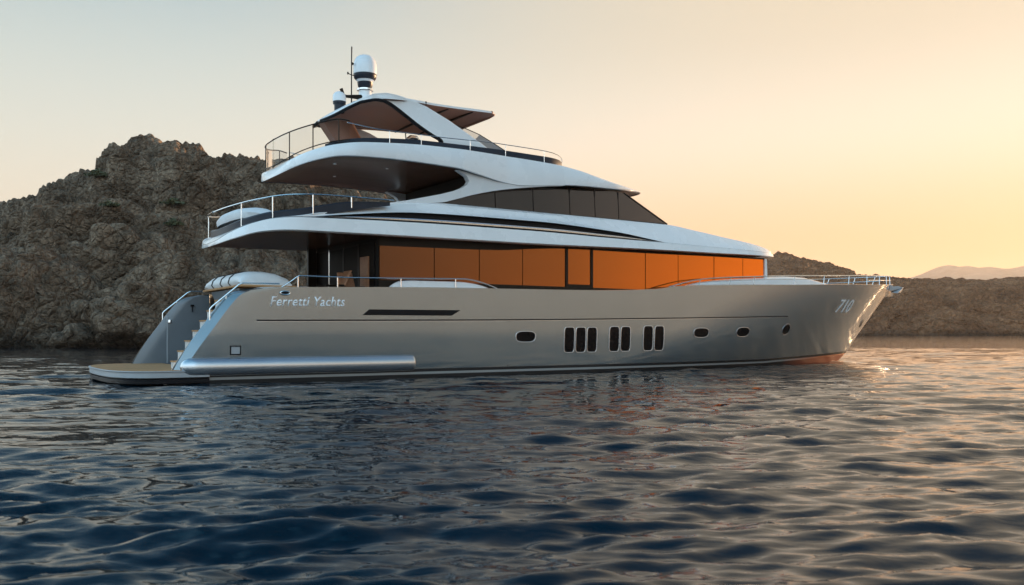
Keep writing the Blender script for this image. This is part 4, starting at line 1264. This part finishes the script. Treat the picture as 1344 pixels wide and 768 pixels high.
mb = MB(); mb.lathe([(.08, 8.89), (.10, 8.95), (.16, 9.02), (.15, 9.12), (0, 9.16)], (6.28, -.15, 0), 'grey', seg=16); mb.build('light_dome', yacht, sharp=60)
mb = MB(); mb.tube([(7.8, -2.2, 8.7), (7.8, -2.2, 8.86)], .012, 'bronze', seg=6); mb.lathe([(0, .03), (.03, .02), (.03, -.01), (0, -.02)], (7.8, -2.2, 8.88), 'bronze', seg=8); mb.build('mast_light', yacht)
mb = MB(); mb.lathe([(.09, 0), (.10, .05), (.05, .09), (0, .1)], (19.3, -1.0, 5.56), 'grey', seg=14); mb.build('deck_vent', yacht)
mb = MB(); mb.tube([(21.9, -1.2, 5.2), (21.9, -1.2, 5.42)], .01, 'bronze', seg=5); mb.build('whip_aerial', yacht)

# ------------------------------------------------------------------ loose things on board (world placed through the yacht's frame)
def on_yacht(x, y, z): return yacht.matrix_basis @ Vector((x, y, z))
bpy.context.view_layer.update()
YM = Matrix.Translation(yacht.location) @ Matrix.Rotation(R(HEAD), 4, 'Z')
pad = empty('sun_pad', YM @ Vector((2.6, 0, 2.80)), R(HEAD))
tag(pad, 'long white padded sunbed with dark straps on the aft deck', 'sunbed')
mb = MB(); rows = []
def padprof(s):
    y = -2.05 + 4.1 * s
    k = max(.0, 1 - abs(2*s - 1) ** 7) ** .4
    k = .35 + .65 * k
    a, b_ = -.72, .80
    return [(a + .06, y, .0), (a - .02, y, .10 * k), (a + .02, y, .24 * k), (a + .16, y, .37 * k), (a + .38, y, .43 * k), (0, y, .44 * k), (.35, y, .40 * k), (b_ - .12, y, .26 * k), (b_, y, .08 * k), (b_ - .03, y, 0)]
for s in np.linspace(0, 1, 40): rows.append(padprof(s))
mb.grid(rows, 'cushion'); mb.ngon(rows[0], 'cushion'); mb.ngon(rows[-1], 'cushion')
mb.build('mattress', pad, sharp=60)
for s in (.30, .52, .76):
    mb = MB()
    y = -2.05 + 4.1 * s
    pr = padprof(s)[:-1]
    mb.tube([(x + (-.006 if x < 0 else .006), yy_, z + .006) for x, yy_, z in pr], .026, 'rubber', seg=6)
    mb.build('strap', pad)

def chair(name, label, x, y, rz, scale=1.0):
    r = empty(name, YM @ Vector((x, y, 2.12)), R(HEAD) + rz)
    r.scale = (scale,) * 3
    tag(r, label, 'chair', 'chairs in the aft cockpit')
    mb = MB(); mb.box(-.26, .26, -.27, .27, .40, .50, 'chair'); mb.build('seat', r, bevel=.03)
    mb = MB()
    rows = [[(.22 + .28 * t_, -.26 + .03 * t_, .48 + .62 * t_), (.22 + .28 * t_, .26 - .03 * t_, .48 + .62 * t_), (.30 + .28 * t_, .26 - .03 * t_, .48 + .62 * t_), (.30 + .28 * t_, -.26 + .03 * t_, .48 + .62 * t_)] for t_ in (0, .3, .6, .9, 1)]
    mb.grid(rows, 'chair', close=True); mb.ngon(rows[0], 'chair'); mb.ngon(rows[-1], 'chair')
    mb.build('backrest', r, bevel=.02)
    for sx in (-.22, .22):
        for sy in (-.23, .23):
            mb = MB(); mb.tube([(sx, sy, .41), (sx * 1.1, sy * 1.05, 0)], .02, 'bronze', seg=6); mb.build('leg', r)
    for sy in (-.30, .30):
        mb = MB(); mb.tube([(-.24, sy, .42), (-.24, sy, .66), (.30, sy, .68)], .022, 'bronze', seg=6); mb.build('armrest', r)
    return r
chair('deck_chair', 'tan reclining deck chair leaning back, the one nearer the stern in the aft cockpit', 4.75, -1.6, 0, 1.12)
chair('deck_chair', 'tan deck chair standing right beside the dark saloon door', 5.35, -1.9, R(90), 1.08)

# ------------------------------------------------------------------ shrubs on the cliff
def nearest(u, v):
    V = np.concatenate([cliffV, spurV, footV])
    ok = V[:, 1] > 20
    pu = CX + FPX * V[:, 0] / V[:, 1]; pv = HZ - FPX * (V[:, 2] - CAMZ) / V[:, 1]
    d = (pu - u) ** 2 + (pv - v) ** 2
    c = np.where((d < 9) & ok)[0]
    if len(c) == 0: c = np.array([np.argmin(d)])
    return V[c[np.argmin(V[c, 1])]]
def shrub(u, v, rx, rz, n, label):
    p = nearest(u, v)
    r = empty('shrub', (p[0], p[1], p[2] - .2))
    tag(r, label, 'shrub', 'shrubs on the cliff')
    mb = MB()
    for k in range(n):
        d = Vector((random.gauss(0, 1), random.gauss(0, 1), random.gauss(0, 1))).normalized() * random.uniform(.45, 1) ** .6
        lump = .75 + .35 * math.sin(d.x * 5 + u) * math.cos(d.z * 4 + v)
        c = Vector((d.x * rx, d.y * rx * .7, abs(d.z) * rz + .1)) * lump
        s = random.uniform(.10, .24)
        a = Vector((random.gauss(0, 1), random.gauss(0, 1), random.gauss(0, 1))).normalized()
        b_ = a.cross(Vector((random.gauss(0, 1), random.gauss(0, 1), random.gauss(0, 1)))).normalized()
        mb.ngon([c + a * s, c + b_ * s * .6, c - a * s * .8, c - b_ * s * .6], 'leaf')
    mb.build('foliage', r, weld=0)
    mb = MB()
    for k in range(4):
        mb.tube([(0, 0, -.3), (random.uniform(-.4, .4) * rx, random.uniform(-.3, .3) * rx, rz * .7)], .05, 'twig', seg=5)
    mb.build('stem', r)
shrub(131, 232, 1.6, 0.8, 600, 'dark green shrub on the cliff edge left of the highest peak')
shrub(147, 268, 1.2, 0.5, 400, 'low dark shrub in a hollow below the left shoulder of the cliff')
shrub(228, 267, 1.8, 0.6, 600, 'wide green bush on the ledge right of the middle of the cliff')
shrub(231, 295, 1.3, 0.7, 450, 'rounded green bush low on the cliff face under the wide bush')

# ------------------------------------------------------------------ haze
hm = bpy.data.materials.new('haze_air')
hm.use_nodes = True
hm.node_tree.nodes.clear()
ho = hm.node_tree.nodes.new('ShaderNodeOutputMaterial')
hv = hm.node_tree.nodes.new('ShaderNodeVolumePrincipled')
hv.inputs['Color'].default_value = (0.95, 0.86, 0.76, 1)
hv.inputs['Density'].default_value = 0.000085
hv.inputs['Anisotropy'].default_value = 0.3
hm.node_tree.links.new(hv.outputs['Volume'], ho.inputs['Volume'])
M['haze'] = hm
mb = MB(); mb.box(-9500, 9500, -9500, 9500, -140, 620, 'haze')
tag(mb.build('haze'), kind='stuff')
